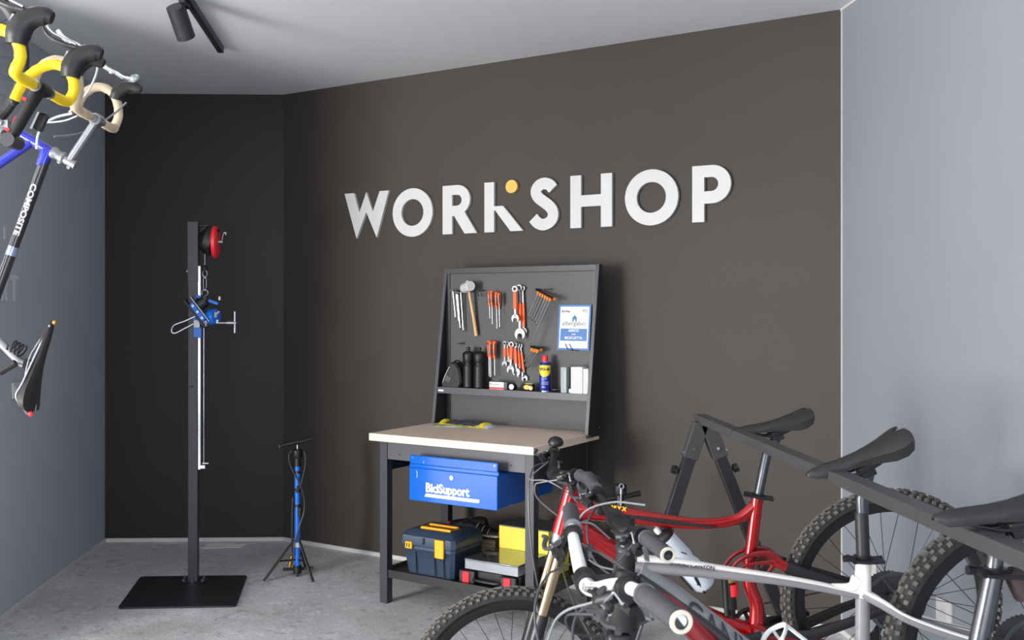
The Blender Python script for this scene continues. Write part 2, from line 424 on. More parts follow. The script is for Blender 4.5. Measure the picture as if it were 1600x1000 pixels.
# the left wall ends beside the bench; beyond its end the workshop opens into the bright sales room
WY1 = 4.56
def lp(y): return (left_x(y), y)
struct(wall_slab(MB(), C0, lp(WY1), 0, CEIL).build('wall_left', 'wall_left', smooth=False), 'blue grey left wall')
struct(wall_slab(MB(), (left_x(WY1) - .001, WY1), (XL, WY1), 0, CEIL).build('wall_sales_room', 'white', smooth=False), 'white wall of the sales room')
SY0, SY1, SZ0, SZ1 = -.80, 3.45, .04, 2.80
sw = MB(); wall_slab(sw, (XL, WY1), (XL, SY1), 0, CEIL); wall_slab(sw, (XL, SY0), (XL, YB), 0, CEIL); wall_slab(sw, (XL, SY1), (XL, SY0), 0, SZ0); wall_slab(sw, (XL, SY1), (XL, SY0), SZ1, CEIL)
struct(sw.build('wall_side', 'white', smooth=False), 'far side wall of the sales room with the shop window')
wf = MB()
for y in (SY0 + .03, 1.56, SY1 - .03): wf.box((XL - .05, y, (SZ0 + SZ1) / 2), (.05, .06, SZ1 - SZ0))
for z in (SZ0 + .03, SZ1 - .03): wf.box((XL - .05, (SY0 + SY1) / 2, z), (.05, SY1 - SY0, .06))
struct(wf.build('window_1', 'track', smooth=False), 'shop window of the sales room')
L0 = Vector((XL, YB))
# wall behind the camera with the shop front opening
rw = MB()
FX0, FX1, FZ0, FZ1 = -1.65, 1.65, 0.3, 2.9
wall_slab(rw, L0, (FX0, YB), 0, CEIL); wall_slab(rw, (FX1, YB), R0, 0, CEIL)
wall_slab(rw, (FX0, YB), (FX1, YB), 0, FZ0); wall_slab(rw, (FX0, YB), (FX1, YB), FZ1, CEIL)
struct(rw.build('wall_front', 'wall_blue', smooth=False), 'wall behind the camera')
wf = MB()
for x in (FX0 + .03, 0, FX1 - .03): wf.box((x, YB - .06, (FZ0 + FZ1) / 2), (.06, .05, FZ1 - FZ0))
for z in (FZ0 + .03, FZ1 - .03): wf.box(((FX0 + FX1) / 2, YB - .06, z), (FX1 - FX0, .05, .06))
struct(wf.build('window_2', 'track', smooth=False), 'shop front window behind the camera')
# low white skirting strips
def skirting(name, a, b):
    a, b = Vector(a), Vector(b); d = (b - a).normalized()
    struct(wall_slab(MB(), a, b, 0, 0.026, 0.014, -1).build(name, 'skirt', smooth=False))
skirting('baseboard_back', C1, C0)
skirting('baseboard_main', C2, C1)
skirting('baseboard_right', R0, C2)
skirting('baseboard_left', C0, lp(WY1))
# thin pale reveal along the top of the walls and the right hand corner
def reveal(name, a, b, z0, z1, th): struct(wall_slab(MB(), a, b, z0, z1, th, -1).build(name, 'skirt', smooth=False))
reveal('trim_1', R0, C2, CEIL - .012, CEIL, .008)
dm = (C2 - C1).normalized(); nm = Vector((-.0, 0))
MAIN_D = Vector((dm.x, dm.y, 0)); MAIN_N = Vector((dm.y, -dm.x, 0))      # along the main wall, and out of it into the room
def on_main(s_, z, off=0.0): return Vector((C1.x, C1.y, 0)) + MAIN_D * s_ + MAIN_N * off + Vector((0, 0, z))
c = MB(); c.bar((C2.x - .002, C2.y - .004, 0.026), (C2.x - .002, C2.y - .004, CEIL - .012), .006, .006, up=(1, 0, 0))
struct(c.build('trim_2', 'skirt', smooth=False), 'thin pale corner bead')
# pale plaster stain on the floor at the back wall
pl = MB(); pts = []
for k in range(22):
    a = 2 * PI * k / 22; rr = 1 + .22 * math.sin(3.3 * a + 1) + .12 * math.sin(7 * a)
    pts.append((.135 * rr * math.cos(a), .085 * rr * math.sin(a)))
pl.prism(pts, (-1.60, 7.13, 0.001), (1, .03, 0), (-.03, 1, 0), 0.002)
tag(pl.build('plaster_stain', mat('pale plaster dust', (236, 234, 230), .8, var=.1, scale=30), smooth=False), 'pale dusty plaster patch on the floor at the foot of the black back wall', 'stain')

# ------------------------------------------------------------------ WORKSHOP sign
SG = 'raised letters of the WORKSHOP sign'
ZB, ZT = 2.157, 2.470
def circ(cx, cz, r, n=48, a0=0, a1=2 * PI, end=False):
    return [(cx + r * math.cos(a0 + (a1 - a0) * k / n), cz + r * math.sin(a0 + (a1 - a0) * k / n)) for k in range(n + (1 if end else 0))]
def thick(path, w):
    P = [Vector((p[0], p[1], 0)) for p in path]; P = spline(P, 5); L_, R_ = [], []
    for i, p in enumerate(P):
        d = (P[min(i + 1, len(P) - 1)] - P[max(i - 1, 0)]).normalized(); n = Vector((-d.y, d.x, 0)) * w / 2
        L_.append((p + n)[:2]); R_.append((p - n)[:2])
    return L_ + R_[::-1]
def wpx(x, y):   # letter W drawn on its own 167 x 170 grid
    return (.583 + (x - 55) * .00226, ZB + (347 - y) * .001842)
letters = [
 ('W', 'white raised letter W starting the sign', [[wpx(*p) for p in ((55, 177), (92, 177), (112, 250), (138, 177), (163, 250), (188, 177), (222, 177), (177, 347), (138, 250), (101, 347))]]),
 ('O', 'white raised letter O between the W and the R', [circ(1.152, 2.312, .160), circ(1.152, 2.312, .088)]),
 ('R', 'white raised letter R after the first O', [[(1.39, ZB), (1.39, ZT), (1.49, ZT)] + circ(1.503, 2.375, .095, 14, PI / 2, -PI / 3.2, True) + [(1.648, ZB), (1.556, ZB), (1.478, 2.272), (1.463, 2.272), (1.463, ZB)],
        [(1.463, 2.338), (1.463, 2.408), (1.495, 2.408)] + circ(1.500, 2.373, .035, 8, PI / 2, -PI / 2, True)]),
 ('K', 'white raised letter K with its arm replaced by the ochre dot', [[(1.704, ZB), (1.704, ZT), (1.774, ZT), (1.774, 2.318), (1.838, 2.318), (1.980, ZB), (1.892, ZB), (1.782, 2.292), (1.774, 2.292), (1.774, ZB)]]),
 ('S', 'white raised letter S beside the ochre dot', [thick([(2.184, 2.402), (2.160, 2.428), (2.122, 2.438), (2.085, 2.424), (2.068, 2.392), (2.082, 2.358), (2.120, 2.328), (2.160, 2.298), (2.184, 2.262), (2.180, 2.222), (2.152, 2.196), (2.115, 2.188), (2.078, 2.202), (2.050, 2.232)], .070)]),
 ('H', 'white raised letter H in the second half of the sign', [[(2.301, ZB), (2.301, ZT), (2.371, ZT), (2.371, 2.350), (2.499, 2.350), (2.499, ZT), (2.569, ZT), (2.569, ZB), (2.499, ZB), (2.499, 2.282), (2.371, 2.282), (2.371, ZB)]]),
 ('O', 'white raised letter O between the H and the P', [circ(2.810, 2.312, .160), circ(2.810, 2.312, .088)]),
 ('P', 'white raised letter P ending the sign', [[(3.051, ZB), (3.051, ZT), (3.160, ZT)] + circ(3.163, 2.364, .106, 16, PI / 2, -PI / 2, True) + [(3.119, 2.258), (3.119, ZB)],
        [(3.119, 2.326), (3.119, 2.404), (3.158, 2.404)] + circ(3.160, 2.365, .039, 8, PI / 2, -PI / 2, True)]),
]
for ch, lab, loops in letters:
    b = MB(); b.flat(loops, on_main(0, 0, 0.004), MAIN_D, (0, 0, 1), 0.022)
    tag(b.build('sign_letter', 'white'), lab + ' on the charcoal wall', 'letter', SG)
b = MB(); b.flat([circ(1.898, 2.434, .041)], on_main(0, 0, 0.004), MAIN_D, (0, 0, 1), 0.022)
tag(b.build('sign_dot', 'gold'), 'round ochre dot over the K of the white sign', 'sign dot')
# flat lettering on the left wall
for t, y0, z0, hgt, w, lab in (('R', 5.425, 1.719, .141, .085, 'grey flat letter R cut by the picture edge, beside the T on the left wall'), ('T', 5.545, 1.719, .143, .105, 'grey flat letter T ending the word on the left wall'), ('I', 5.452, 2.050, .068, .022, 'small grey flat letter I above the larger word on the left wall')):
    q = [(0, 0), (0, 1), (1, 1), (1, 0)]
    if t == 'T': lp_ = [[(.36, 0), (.36, .82), (0, .82), (0, 1), (1, 1), (1, .82), (.64, .82), (.64, 0)]]
    elif t == 'R': lp_ = [[(0, 0), (0, 1), (.55, 1)] + [(.62 + .3 * math.cos(a), .72 + .28 * math.sin(a)) for a in [PI / 2 - PI * k / 8 for k in range(9)]] + [(.95, 0), (.68, 0), (.42, .42), (.27, .42), (.27, 0)],
                          [(.27, .6), (.27, .83), (.55, .83), (.66, .78), (.68, .71), (.66, .64), (.55, .6)]]
    else: lp_ = [q]
    dv = Vector((-.0368, 1, 0)).normalized()
    b = MB(); b.flat(lp_, (left_x(y0) + .0005, y0, z0), dv * w, Vector((0, 0, hgt)), 0.002)
    tag(b.build('wall_letter', 'grey_letter', smooth=False), lab, 'letter', 'flat grey letters on the left wall')
# switch plate on left wall
def plate(name, lab, centre, right, w, h, socket):
    n = Vector(right).cross(Vector((0, 0, 1))).normalized()
    c = Vector(centre); R = Vector(right).normalized()
    t = thing(name, lab, 'socket' if socket else 'switch', c)
    b = MB(); b.prism([(-w / 2, -h / 2), (w / 2, -h / 2), (w / 2, h / 2), (-w / 2, h / 2)], c + n * .001, R, (0, 0, 1), .011); b.build('cover_plate', 'white', t, bevel=.002)
    if socket:
        b = MB(); b.lathe([(.022, 0), (.022, .003), (.018, .003), (.018, .0015)], c + n * .012, n); b.build('socket_face', mat('grey socket face', (190, 190, 192), .4), t)
    else:
        for k in (-1, 0, 1):
            b = MB(); b.prism([(-w * .12, -h * .3), (w * .12, -h * .3), (w * .12, h * .3), (-w * .12, h * .3)], c + n * .012 + R * k * w * .27, R, (0, 0, 1), .004); b.build('rocker', 'white', t, bevel=.001)
yl = 5.625
plate('light_switch', 'pale wall switch plate low on the left wall behind the hanging saddle', (left_x(yl), yl, 1.222), Vector((-.0368, 1, 0)), .13, .088, False)
for y, z, lab in ((4.17, .412, 'white square wall socket seen between the spokes, the nearer of two'), (4.87, .40, 'white square wall socket behind the white seat tube, the farther of two')):
    plate('wall_socket', lab, (right_x(y), y, z), Vector((.018, -1, 0)), .12, .12, True)

# ------------------------------------------------------------------ ceiling track spotlight
t = thing('track_spotlight', 'anthracite cylinder spotlight hanging on a short black ceiling track', 'spotlight', (-1.32, 5.3, CEIL))
a = Vector((-1.345, 5.97, CEIL)); bq = Vector((-1.262, 4.55, CEIL))
b = MB(); b.bar(a - Vector((0, 0, .019)), bq - Vector((0, 0, .019)), .036, .036); b.build('track_rail', 'track', t, bevel=.002)
b = MB(); b.bar(a - Vector((0, .01, .0375)), bq - Vector((0, 0, .0375)), .014, .003); b.build('rail_slot', 'matt_black', t)
hd = Vector((-1.345, 4.98, 3.163)); dr = Vector((.13, .52, -.62)).normalized()
b = MB(); b.cyl(hd - dr * .005, hd + dr * .078, .047, n=32); b.cyl(hd + dr * .078, hd + dr * .081, .0455, n=32); b.cyl(hd + dr * .081, hd + dr * .16, .047, n=32); b.build('lamp_head', 'track', t)
b = MB(); b.cyl(hd + dr * .155, hd + dr * .161, .038, n=32); b.build('lens', 'black', t)
b = MB(); b.tube([Vector((-1.30, 4.98, CEIL - .036)), Vector((-1.32, 4.98, 3.17)), hd + dr * .06], .008); b.build('bracket', 'track', t)
b = MB(); b.box((-1.30, 4.98, CEIL - .045), (.03, .12, .02)); b.build('adapter', 'track', t)

# ------------------------------------------------------------------ repair stand
st = thing('repair_stand', 'tall black bicycle repair stand on a square steel base plate', 'repair stand', (-1.549, 5.965, 0), -.055)
ex = Vector((math.cos(-.055 + .0), math.sin(.055), 0)).normalized(); ey = Vector((-.116, .993, 0)).normalized()
def ST(x, y, z): return Vector((-1.552, 6.150, 0)) + ex * x + ey * y + Vector((0, 0, z))      # measured from the post
b = MB(); q = [(-1.841, 5.620), (-1.189, 5.656), (-1.256, 6.306), (-1.915, 6.278)]
rq = []
for i in range(4):
    p_, c_, n_ = Vector(q[i - 1]), Vector(q[i]), Vector(q[(i + 1) % 4]); d0, d1 = (p_ - c_).normalized() * .028, (n_ - c_).normalized() * .028
    for k in range(6):
        t_ = k / 5; rq.append((c_ + d0) * (1 - t_) ** 2 + c_ * 2 * t_ * (1 - t_) + (c_ + d1) * t_ ** 2)
b.prism([(p.x, p.y) for p in rq], (0, 0, 0), (1, 0, 0), (0, 1, 0), .010)
b.build('base_plate', 'steel_black', st)
b = MB(); b.bar(ST(0, 0, .01), ST(0, 0, 1.86), .058, .076, up=ey); b.build('lower_post', 'steel_dark', st, bevel=.003)
b = MB(); b.bar(ST(0, 0, 1.84), ST(0, 0, 2.205), .064, .082, up=ey); b.build('upper_sleeve', 'steel_dark', st, bevel=.003)
b = MB(); b.lathe([(.082, .010), (.082, .020), (.078, .022), (0, .022)], ST(0, 0, 0), n=32); b.build('flange', 'steel_black', st)
for k in range(6):
    a = PI / 6 + k * PI / 3
    b = MB(); b.cyl(ST(.066 * math.cos(a), .066 * math.sin(a), .02), ST(.066 * math.cos(a), .066 * math.sin(a), .036), .0085, n=6); b.build('bolt', 'alu', st)
b = MB(); b.ball(ST(-.036, -.01, 1.905), .008, 8); b.build('bolt', 'chrome', st)
b = MB(); b.cyl(ST(-.005, -.038, 1.205), ST(-.005, -.0405, 1.205), .007, n=12); b.build('hole', 'matt_black', st)
# chromed slide rail and its thin rod
RX = .044
b = MB(); b.bar(ST(RX - .006, -.02, 0.70), ST(RX - .006, -.02, 1.935), .014, .022, up=ey); b.build('slide_rail', 'chrome', st)
b = MB(); b.cyl(ST(RX + .020, -.02, 0.74), ST(RX + .020, -.02, 1.56), .003); b.build('guide_rod', 'chrome', st)
b = MB(); b.box(ST(RX + .010, -.02, .715), (.042, .024, .022)); b.cyl(ST(RX + .01, -.02, .735), ST(RX + .05, -.02, .735), .006); b.build('end_stop', 'chrome', st, bevel=.002)
# spring balancer drum on the side of the post head
cz = 2.085
bal = MB(); bal.tube([ST(.032, 0, cz + .02), ST(.075, 0, cz + .015), ST(.118, 0, cz - .005)], [.038, .085, .088], 28); bal.build('balancer_housing', 'black', st)
b = MB(); b.tube([ST(.085, 0, cz + .01), ST(.118, 0, cz)], [.080, .0885], 28); bb_ = b.build('housing_ring', 'steel_dark', st)
b = MB(); b.lathe([(.094, 0), (.098, .006), (.098, .022), (.088, .030), (.02, .034), (0, .034)], ST(.118, 0, cz - .002), ex, 36); disc = b.build('red_drum_cover', 'red_plastic', st)
b = MB(); b.cyl(ST(.150, 0, cz), ST(.178, 0, cz), .012); b.build('crank_shaft', 'alu', st)
b = MB(); b.tube(spline([ST(.172, 0, cz), ST(.175, -.004, cz + .03), ST(.182, -.006, cz + .052), ST(.194, -.006, cz + .055), ST(.193, -.006, cz + .040)], 5), .0045, 8); b.build('crank_handle', 'chrome', st)
b = MB(); b.bar(ST(.03, 0, cz + .095), ST(.09, 0, cz + .095), .05, .006); b.bar(ST(.03, 0, cz + .04), ST(.085, 0, cz + .10), .04, .006); b.cyl(ST(.072, 0, cz + .092), ST(.072, 0, cz + .112), .005); b.build('mounting_bracket', 'black', st)
# cable with carabiner and ring
CXs = .070
b = MB(); b.cyl(ST(CXs, -.02, 2.03), ST(CXs, -.02, 1.935), .0028, n=8); b.build('balancer_cable', 'chrome', st)
b = MB(); b.ball(ST(CXs, -.02, 1.925), .018, 8); b.build('rubber_stop', 'black', st)
b = MB(); b.tube(spline([ST(CXs, -.02, 1.915), ST(CXs + .014, -.02, 1.89), ST(CXs, -.02, 1.862), ST(CXs - .014, -.02, 1.89)], 5, True), .003, 8, closed=True)
b.tube(spline([ST(CXs, -.02, 1.872), ST(CXs + .009, -.02, 1.85), ST(CXs + .007, -.02, 1.80), ST(CXs, -.02, 1.786), ST(CXs - .007, -.02, 1.80), ST(CXs - .009, -.02, 1.85)], 5, True), .0028, 8, closed=True)
b.tube([ST(CXs + .019 * math.cos(2 * PI * k / 16), -.02, 1.772 + .019 * math.sin(2 * PI * k / 16)) for k in range(16)], .0035, 8, closed=True); b.build('carabiner', 'chrome', st)
# blue clamp head
b = MB(); b.bar(ST(.028, -.02, 1.50), ST(.028, -.02, 1.62), .050, .05, up=ey); b.bar(ST(.024, -.02, 1.60), ST(.05, -.02, 1.74), .05, .05, up=ey); b.build('slider_body', 'blue', st, bevel=.004)
def CL(a, b_, c=0): # clamp axes: a along the tilted jaw plate, b square to it
    dA = (ex * .60 + Vector((0, 0, -.80))).normalized(); dB = (ex * .80 + Vector((0, 0, .60))).normalized()
    return ST(.030, -.045, 1.665) + dA * a + dB * b_ - ey * c
dA = (ex * .60 + Vector((0, 0, -.80))).normalized(); dB = (ex * .80 + Vector((0, 0, .60))).normalized()
b = MB(); b.bar(CL(-.095, -.020, .01), CL(.10, -.020, .01), .09, .014, up=dB); b.build('jaw_plate', 'black', st, bevel=.003)
b = MB(); b.bar(CL(-.09, .022, .01), CL(.10, .022, .01), .08, .006, up=dB); b.build('jaw_plate', 'alu', st, bevel=.001)
b = MB(); b.bar(CL(-.055, -.001, .012), CL(.075, -.001, .012), .07, .034, up=dB); b.build('clamp_block', 'blue', st, bevel=.004)
for k in (-.045, 0.0, .045):
    b = MB(); b.cyl(CL(k + .01, .0, .045), CL(k + .01, .0, .060), .009, n=6); b.build('clamp_bolt', 'alu', st)
b = MB(); b.tube([CL(-.02, .03), CL(-.02, .075)], [.040, .034], 20); b.tube([CL(-.02, .05), CL(-.035, .09)], .03, 16); b.build('swivel_joint', 'black', st)
b = MB(); b.lathe([(.03, 0), (.048, .006), (.050, .030), (.044, .046), (.02, .052), (0, .052)], ST(.105, -.03, 1.625), (ex * .8 - ey * .55 + Vector((0, 0, .15))), 28); b.build('swivel_drum', 'blue', st)
b = MB(); b.bar(ST(.02, -.05, 1.755), ST(.155, -.05, 1.705), .02, .018); b.build('clamp_arm', 'blue', st, bevel=.003)
b = MB(); b.cyl(ST(.135, -.075, 1.635), ST(.165, -.075, 1.66), .0065, n=10); b.build('drum_lever', 'alu', st)
for dz, dx in ((1.740, .163), (1.60, .150)):
    b = MB(); b.cyl(ST(dx, -.06, dz - .012), ST(dx, -.06, dz + .010), .007, n=10); b.build('drum_bolt', 'white', st)
b = MB(); b.prism([(-.010, -.016), (.010, -.016), (.010, .016), (-.010, .016)], ST(.142, -.076, 1.640), (ex * .55 + ey * .8).normalized(), (0, 0, 1), .002); b.build('white_drum_label', 'white', st, smooth=False)
b = MB(); b.tube(spline([CL(.02, -.03), ST(-.05, -.05, 1.600), ST(-.112, -.05, 1.575), ST(-.125, -.05, 1.54), ST(-.105, -.05, 1.528), ST(-.05, -.05, 1.555), CL(.055, -.03)], 5), .005, 10); b.build('loop_handle', 'chrome', st)
# T handle of the slider lock
b = MB(); b.box(ST(.030, -.045, 1.585), (.040, .05, .05)); b.box(ST(.075, -.045, 1.588), (.034, .05, .036)); b.build('lock_block', 'alu', st, bevel=.003)
b = MB(); b.cyl(ST(.08, -.05, 1.590), ST(.255, -.05, 1.590), .006); b.cyl(ST(.205, -.05, 1.590), ST(.262, -.05, 1.590), .011); b.build('lock_screw', 'alu', st)
b = MB(); b.cyl(ST(.254, -.05, 1.530), ST(.254, -.05, 1.660), .007); b.build('lock_handle', 'alu', st)

# ------------------------------------------------------------------ floor pumps
def pump(name, lab, x, y, s=1.0, rot=0.0, body='blue', base=True):
    t = thing(name, lab, 'pump', (x, y, 0))
    def P(a, b_, z): return Vector((x + (a * math.cos(rot) - b_ * math.sin(rot)), y + a * math.sin(rot) + b_ * math.cos(rot), z * s))
    b = MB(); b.cyl(P(0, 0, .05), P(0, 0, .700), .0185, n=24); b.build('barrel', body, t)
    b = MB(); b.lathe([(.021, .69), (.021, .74), (.030, .745), (.033, .752), (.033, .790), (.026, .796), (0, .796)], P(0, 0, 0)); b.build('collar', 'black', t)
    b = MB(); b.cyl(P(0, 0, .79), P(0, 0, .826), .0055); b.build('plunger_rod', 'chrome', t)
    hx = .108
    b = MB(); b.tube([P(-hx, -.035, .818), P(-.02, 0, .837), P(.02, 0, .843), P(hx - .012, .035, .860)], [.014, .0115, .0115, .014], 14); b.build('handle', 'black', t)
    b = MB(); b.cyl(P(-hx - .003, -.036, .8175), P(-hx + .004, -.034, .819), .0145, n=16); b.build('handle_end_cap', 'steel_grey', t)
    # tripod base
    b = MB(); b.cyl(P(0, 0, .02), P(0, 0, .07), .026, n=18); b.bar(P(-.095, .03, .035), P(.095, .03, .045), .02, .016); b.cyl(P(0, 0, 0.0), P(0, 0, .02), .007); b.build('base', 'black', t)
    for fx, fy in ((-.185, -.14), (.118, -.155), (.02, .20)):
        b = MB(); b.tube([P(fx * .10, fy * .10, .232), P(fx, fy, .010)], .0095, 10, sq=(1.0, .75)); b.build('leg', 'black', t)
        b = MB(); b.bar(P(0, 0, .105), P(fx * .55, fy * .55, .115), .010, .010); b.build('leg_strut', 'black', t)
    b = MB(); b.cyl(P(-.048, -.01, .06), P(-.035, -.01, .130), .010, n=14); b.build('valve_connector', 'brass', t)
    b = MB(); b.tube(spline([P(-.028, -.012, .12), P(-.032, -.018, .25), P(-.030, -.02, .42), P(-.026, -.022, .50)], 5), .0045, 8)
    b.tube(spline([P(-.03, -.02, .08), P(-.02, -.03, .18), P(.01, -.03, .30), P(.042, -.02, .40), P(.045, -.02, .48), P(.02, -.03, .58), P(-.03, -.02, .67), P(-.052, -.01, .73), P(-.05, 0, .775), P(-.02, .01, .79)], 6), .0045, 8)
    b.tube(spline([P(.02, .01, .79), P(.045, 0, .77), P(.050, -.01, .70), P(.03, -.025, .60), P(.015, -.03, .55)], 6), .0045, 8); b.build('hose', 'cable_black', t)
    for z in (.445, .545, .655):
        b = MB(); b.lathe([(.0195, z - .008), (.0215, z - .008), (.0215, z + .008), (.0195, z + .008)], P(0, 0, 0), n=20); b.build('hose_clip', 'black', t)
    b = MB(); b.tube([P(.018, -.022, .38), P(.022, -.026, .44)], [.014, .015], 12); b.build('pump_head', 'black', t, bevel=.002)
    b = MB(); b.tube([P(.008, -.022, .53), P(.010, -.026, .57)], [.012, .012], 12); b.build('hose_holder', 'black', t, bevel=.002)
    b = MB(); b.lathe([(.0188, .185), (.0190, .185), (.0190, .215), (.0188, .215)], P(0, 0, 0), n=20); b.build('sticker', mat('silver sticker', (196, 206, 220), .4, var=.15, scale=90), t)
    return t
pump('floor_pump', 'bright blue floor pump on tripod legs in the dark wall corner', -.943, 6.315)
tp = pump('floor_pump', 'black floor pump half hidden behind the red bicycle, its handle showing', .862, 5.05, .87, -.25, 'black')
b = MB(); b.cyl(Vector((.855, 4.99, .70)), Vector((.857, 4.99, .765)), .005, n=8); b.cyl(Vector((.857, 4.99, .76)), Vector((.858, 4.99, .785)), .008, n=10)
b.tube([Vector((.859 + .011 * math.cos(2 * PI * k / 12), 4.99, .796 + .012 * math.sin(2 * PI * k / 12))) for k in range(12)], .004, 8, closed=True); b.build('hose_end', 'alu', tp)

# ------------------------------------------------------------------ workbench
TH = math.radians(33.7)
BO = Vector((-.448, 5.700, 0)); BU = Vector((math.cos(TH), -math.sin(TH), 0)); BV = Vector((math.sin(TH), math.cos(TH), 0)); UZ = Vector((0, 0, 1))
BR = Matrix.Rotation(-TH, 3, 'Z')
def B(u, v, z): return BO + BU * u + BV * v + UZ * z
def bbox(mb, u0, u1, v0, v1, z0, z1): return mb.box(B((u0 + u1) / 2, (v0 + v1) / 2, (z0 + z1) / 2), (u1 - u0, v1 - v0, z1 - z0), BR)
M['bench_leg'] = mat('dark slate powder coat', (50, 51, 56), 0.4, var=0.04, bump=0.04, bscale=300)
wb = thing('workbench', 'black steel workbench with a pale wood top and a perforated tool panel', 'workbench', BO, -TH)
b = bbox(MB(), 0, 1.06, 0, .775, .931, .973); b.build('worktop', 'wood', wb, bevel=.003)
for u0 in (.020, .968):
    for v0 in (.075, .700):
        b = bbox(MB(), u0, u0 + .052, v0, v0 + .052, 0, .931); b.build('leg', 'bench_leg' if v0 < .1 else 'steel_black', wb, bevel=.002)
b = bbox(MB(), .073, .968, .080, .100, .822, .931); b.build('front_rail', 'steel_grey', wb, bevel=.001)
b = bbox(MB(), .073, .968, .725, .745, .822, .931); b.build('rear_rail', 'steel_black', wb, bevel=.001)
for u0 in (.026, .998): b = bbox(MB(), u0, u0 + .018, .127, .700, .750, .931); b.build('side_rail', 'steel_black', wb, bevel=.001)
for u in (.16, .88): b = MB(); b.cyl(B(u, .080, .855), B(u, .077, .855), .006, n=10); b.build('rail_bolt', 'black', wb)
b = MB(); bbox(b, .072, .968, .095, .74, .170, .178); bbox(b, .072, .968, .085, .097, .148, .192); bbox(b, .072, .968, .738, .75, .148, .192); b.build('lower_shelf', 'steel_black', wb, smooth=False)
b = bbox(MB(), .026, .044, .127, .70, .148, .192); b.build('shelf_side_rail', 'steel_black', wb); b = bbox(MB(), .996, 1.014, .127, .70, .148, .192); b.build('shelf_side_rail', 'steel_black', wb)
# tool panel: tapering side cheeks, punched sheet, shelf, top rail
for u0, u1 in ((.018, .030), (1.062, 1.074)):
    b = MB(); q = [(.600, .955), (.782, .955), (.782, 1.930), (.745, 1.930)]
    b.add([B(u, v, z) for u in (u0, u1) for v, z in q], [(0, 1, 2, 3), (7, 6, 5, 4), (0, 4, 5, 1), (1, 5, 6, 2), (2, 6, 7, 3), (3, 7, 4, 0)]); b.build('side_cheek', 'steel_black', wb, smooth=False)
for u0, u1 in ((.018, .038), (1.054, 1.074)):
    b = MB(); a0, a1 = (.598, .975), (.743, 1.930)
    b.add([B(u, v + d, z) for u in (u0, u1) for (v, z, d) in ((a0[0], a0[1], 0), (a0[0], a0[1], .010), (a1[0], a1[1], .010), (a1[0], a1[1], 0))], [(0, 1, 2, 3), (7, 6, 5, 4), (0, 4, 5, 1), (1, 5, 6, 2), (2, 6, 7, 3), (3, 7, 4, 0)])
    b.build('cheek_front_flange', 'steel_grey', wb, smooth=False)
for z in (.962, 1.0): 
    b = MB(); b.cyl(B(1.074, .62 if z < .97 else .745, z), B(1.077, .62 if z < .97 else .745, z), .006, n=10); b.build('panel_bolt', 'alu', wb)
b = bbox(MB(), .030, 1.062, .748, .752, .975, 1.905); b.build('perforated_panel', 'punched', wb, smooth=False)
b = MB(); bbox(b, .030, 1.062, .738, .782, 1.892, 1.930); b.build('top_rail', 'steel_dark', wb, bevel=.003)
for u in (.032, 1.034): b = bbox(MB(), u, u + .026, .742, .748, .975, 1.892); b.build('panel_edge', 'steel_dark', wb, smooth=False)
SHZ = 1.196
b = MB(); bbox(b, .030, 1.062, .640, .748, SHZ - .003, SHZ); bbox(b, .030, 1.062, .634, .641, SHZ - .038, SHZ); b.build('tool_shelf', 'steel_grey', wb, smooth=False)
b = bbox(MB(), .044, .082, .6332, .6342, SHZ - .026, SHZ - .016); b.build('white_label', 'paper', wb, smooth=False)
def hook(u, z, L=.05, w=.02):
    b = MB(); b.box(B(u, .745, z), (.022, .004, .018), BR)
    for s_ in (-w / 2, w / 2): b.tube([B(u + s_, .745, z), B(u + s_, .745 - L, z - .002), B(u + s_, .745 - L - .006, z + .010)], .002, 8)
    b.build('panel_hook', 'steel_dark', wb)
for u, z in ((.152, 1.462), (.13, 1.768), (.225, 1.80), (.385, 1.762), (.556, 1.80), (.76, 1.79), (.372, 1.462), (.470, 1.466), (.545, 1.46), (.70, 1.45)): hook(u, z)
for du in (0, .022): 
    b = MB(); b.tube([B(.290 + du, .745, 1.790), B(.290 + du, .705, 1.785), B(.290 + du, .700, 1.765), B(.291 + du, .708, 1.752)], .0028, 8); b.build('panel_hook', 'steel_dark', wb)

# ---- things on the tool panel
def on_panel(name, lab, cat, u, z, group=None): return thing(name, lab, cat, B(u, .748, z), -TH, group)
def PT(u, z, d): return B(u, .748 - d, z)     # a point on the panel, d in front of it
t = on_panel('rubber_mallet', 'white rubber mallet with a pale wooden handle hanging on the tool panel', 'mallet', .225, 1.80)
b = MB(); hx = (BU * .80 - BV * .55 + UZ * .12).normalized(); hc = PT(.224, 1.808, .062)
b.lathe([(.0, -.052), (.027, -.052), (.0305, -.048), (.031, 0), (.0305, .048), (.027, .052), (0, .052)], hc, hx, 28); b.build('head', 'white', t)
b = MB(); b.tube([hc + UZ * .036, hc - UZ * .02], .015, 12, sq=(1, .8)); b.build('head_socket', mat('off white rubber', (196, 184, 170), .6), t)
b = MB(); b.tube([hc + UZ * .04, PT(.234, 1.74, .048), PT(.248, 1.62, .030), PT(.262, 1.512, .020)], [.011, .0115, .0135, .016], 14, sq=(1, .75)); b.build('handle', 'beech', t)
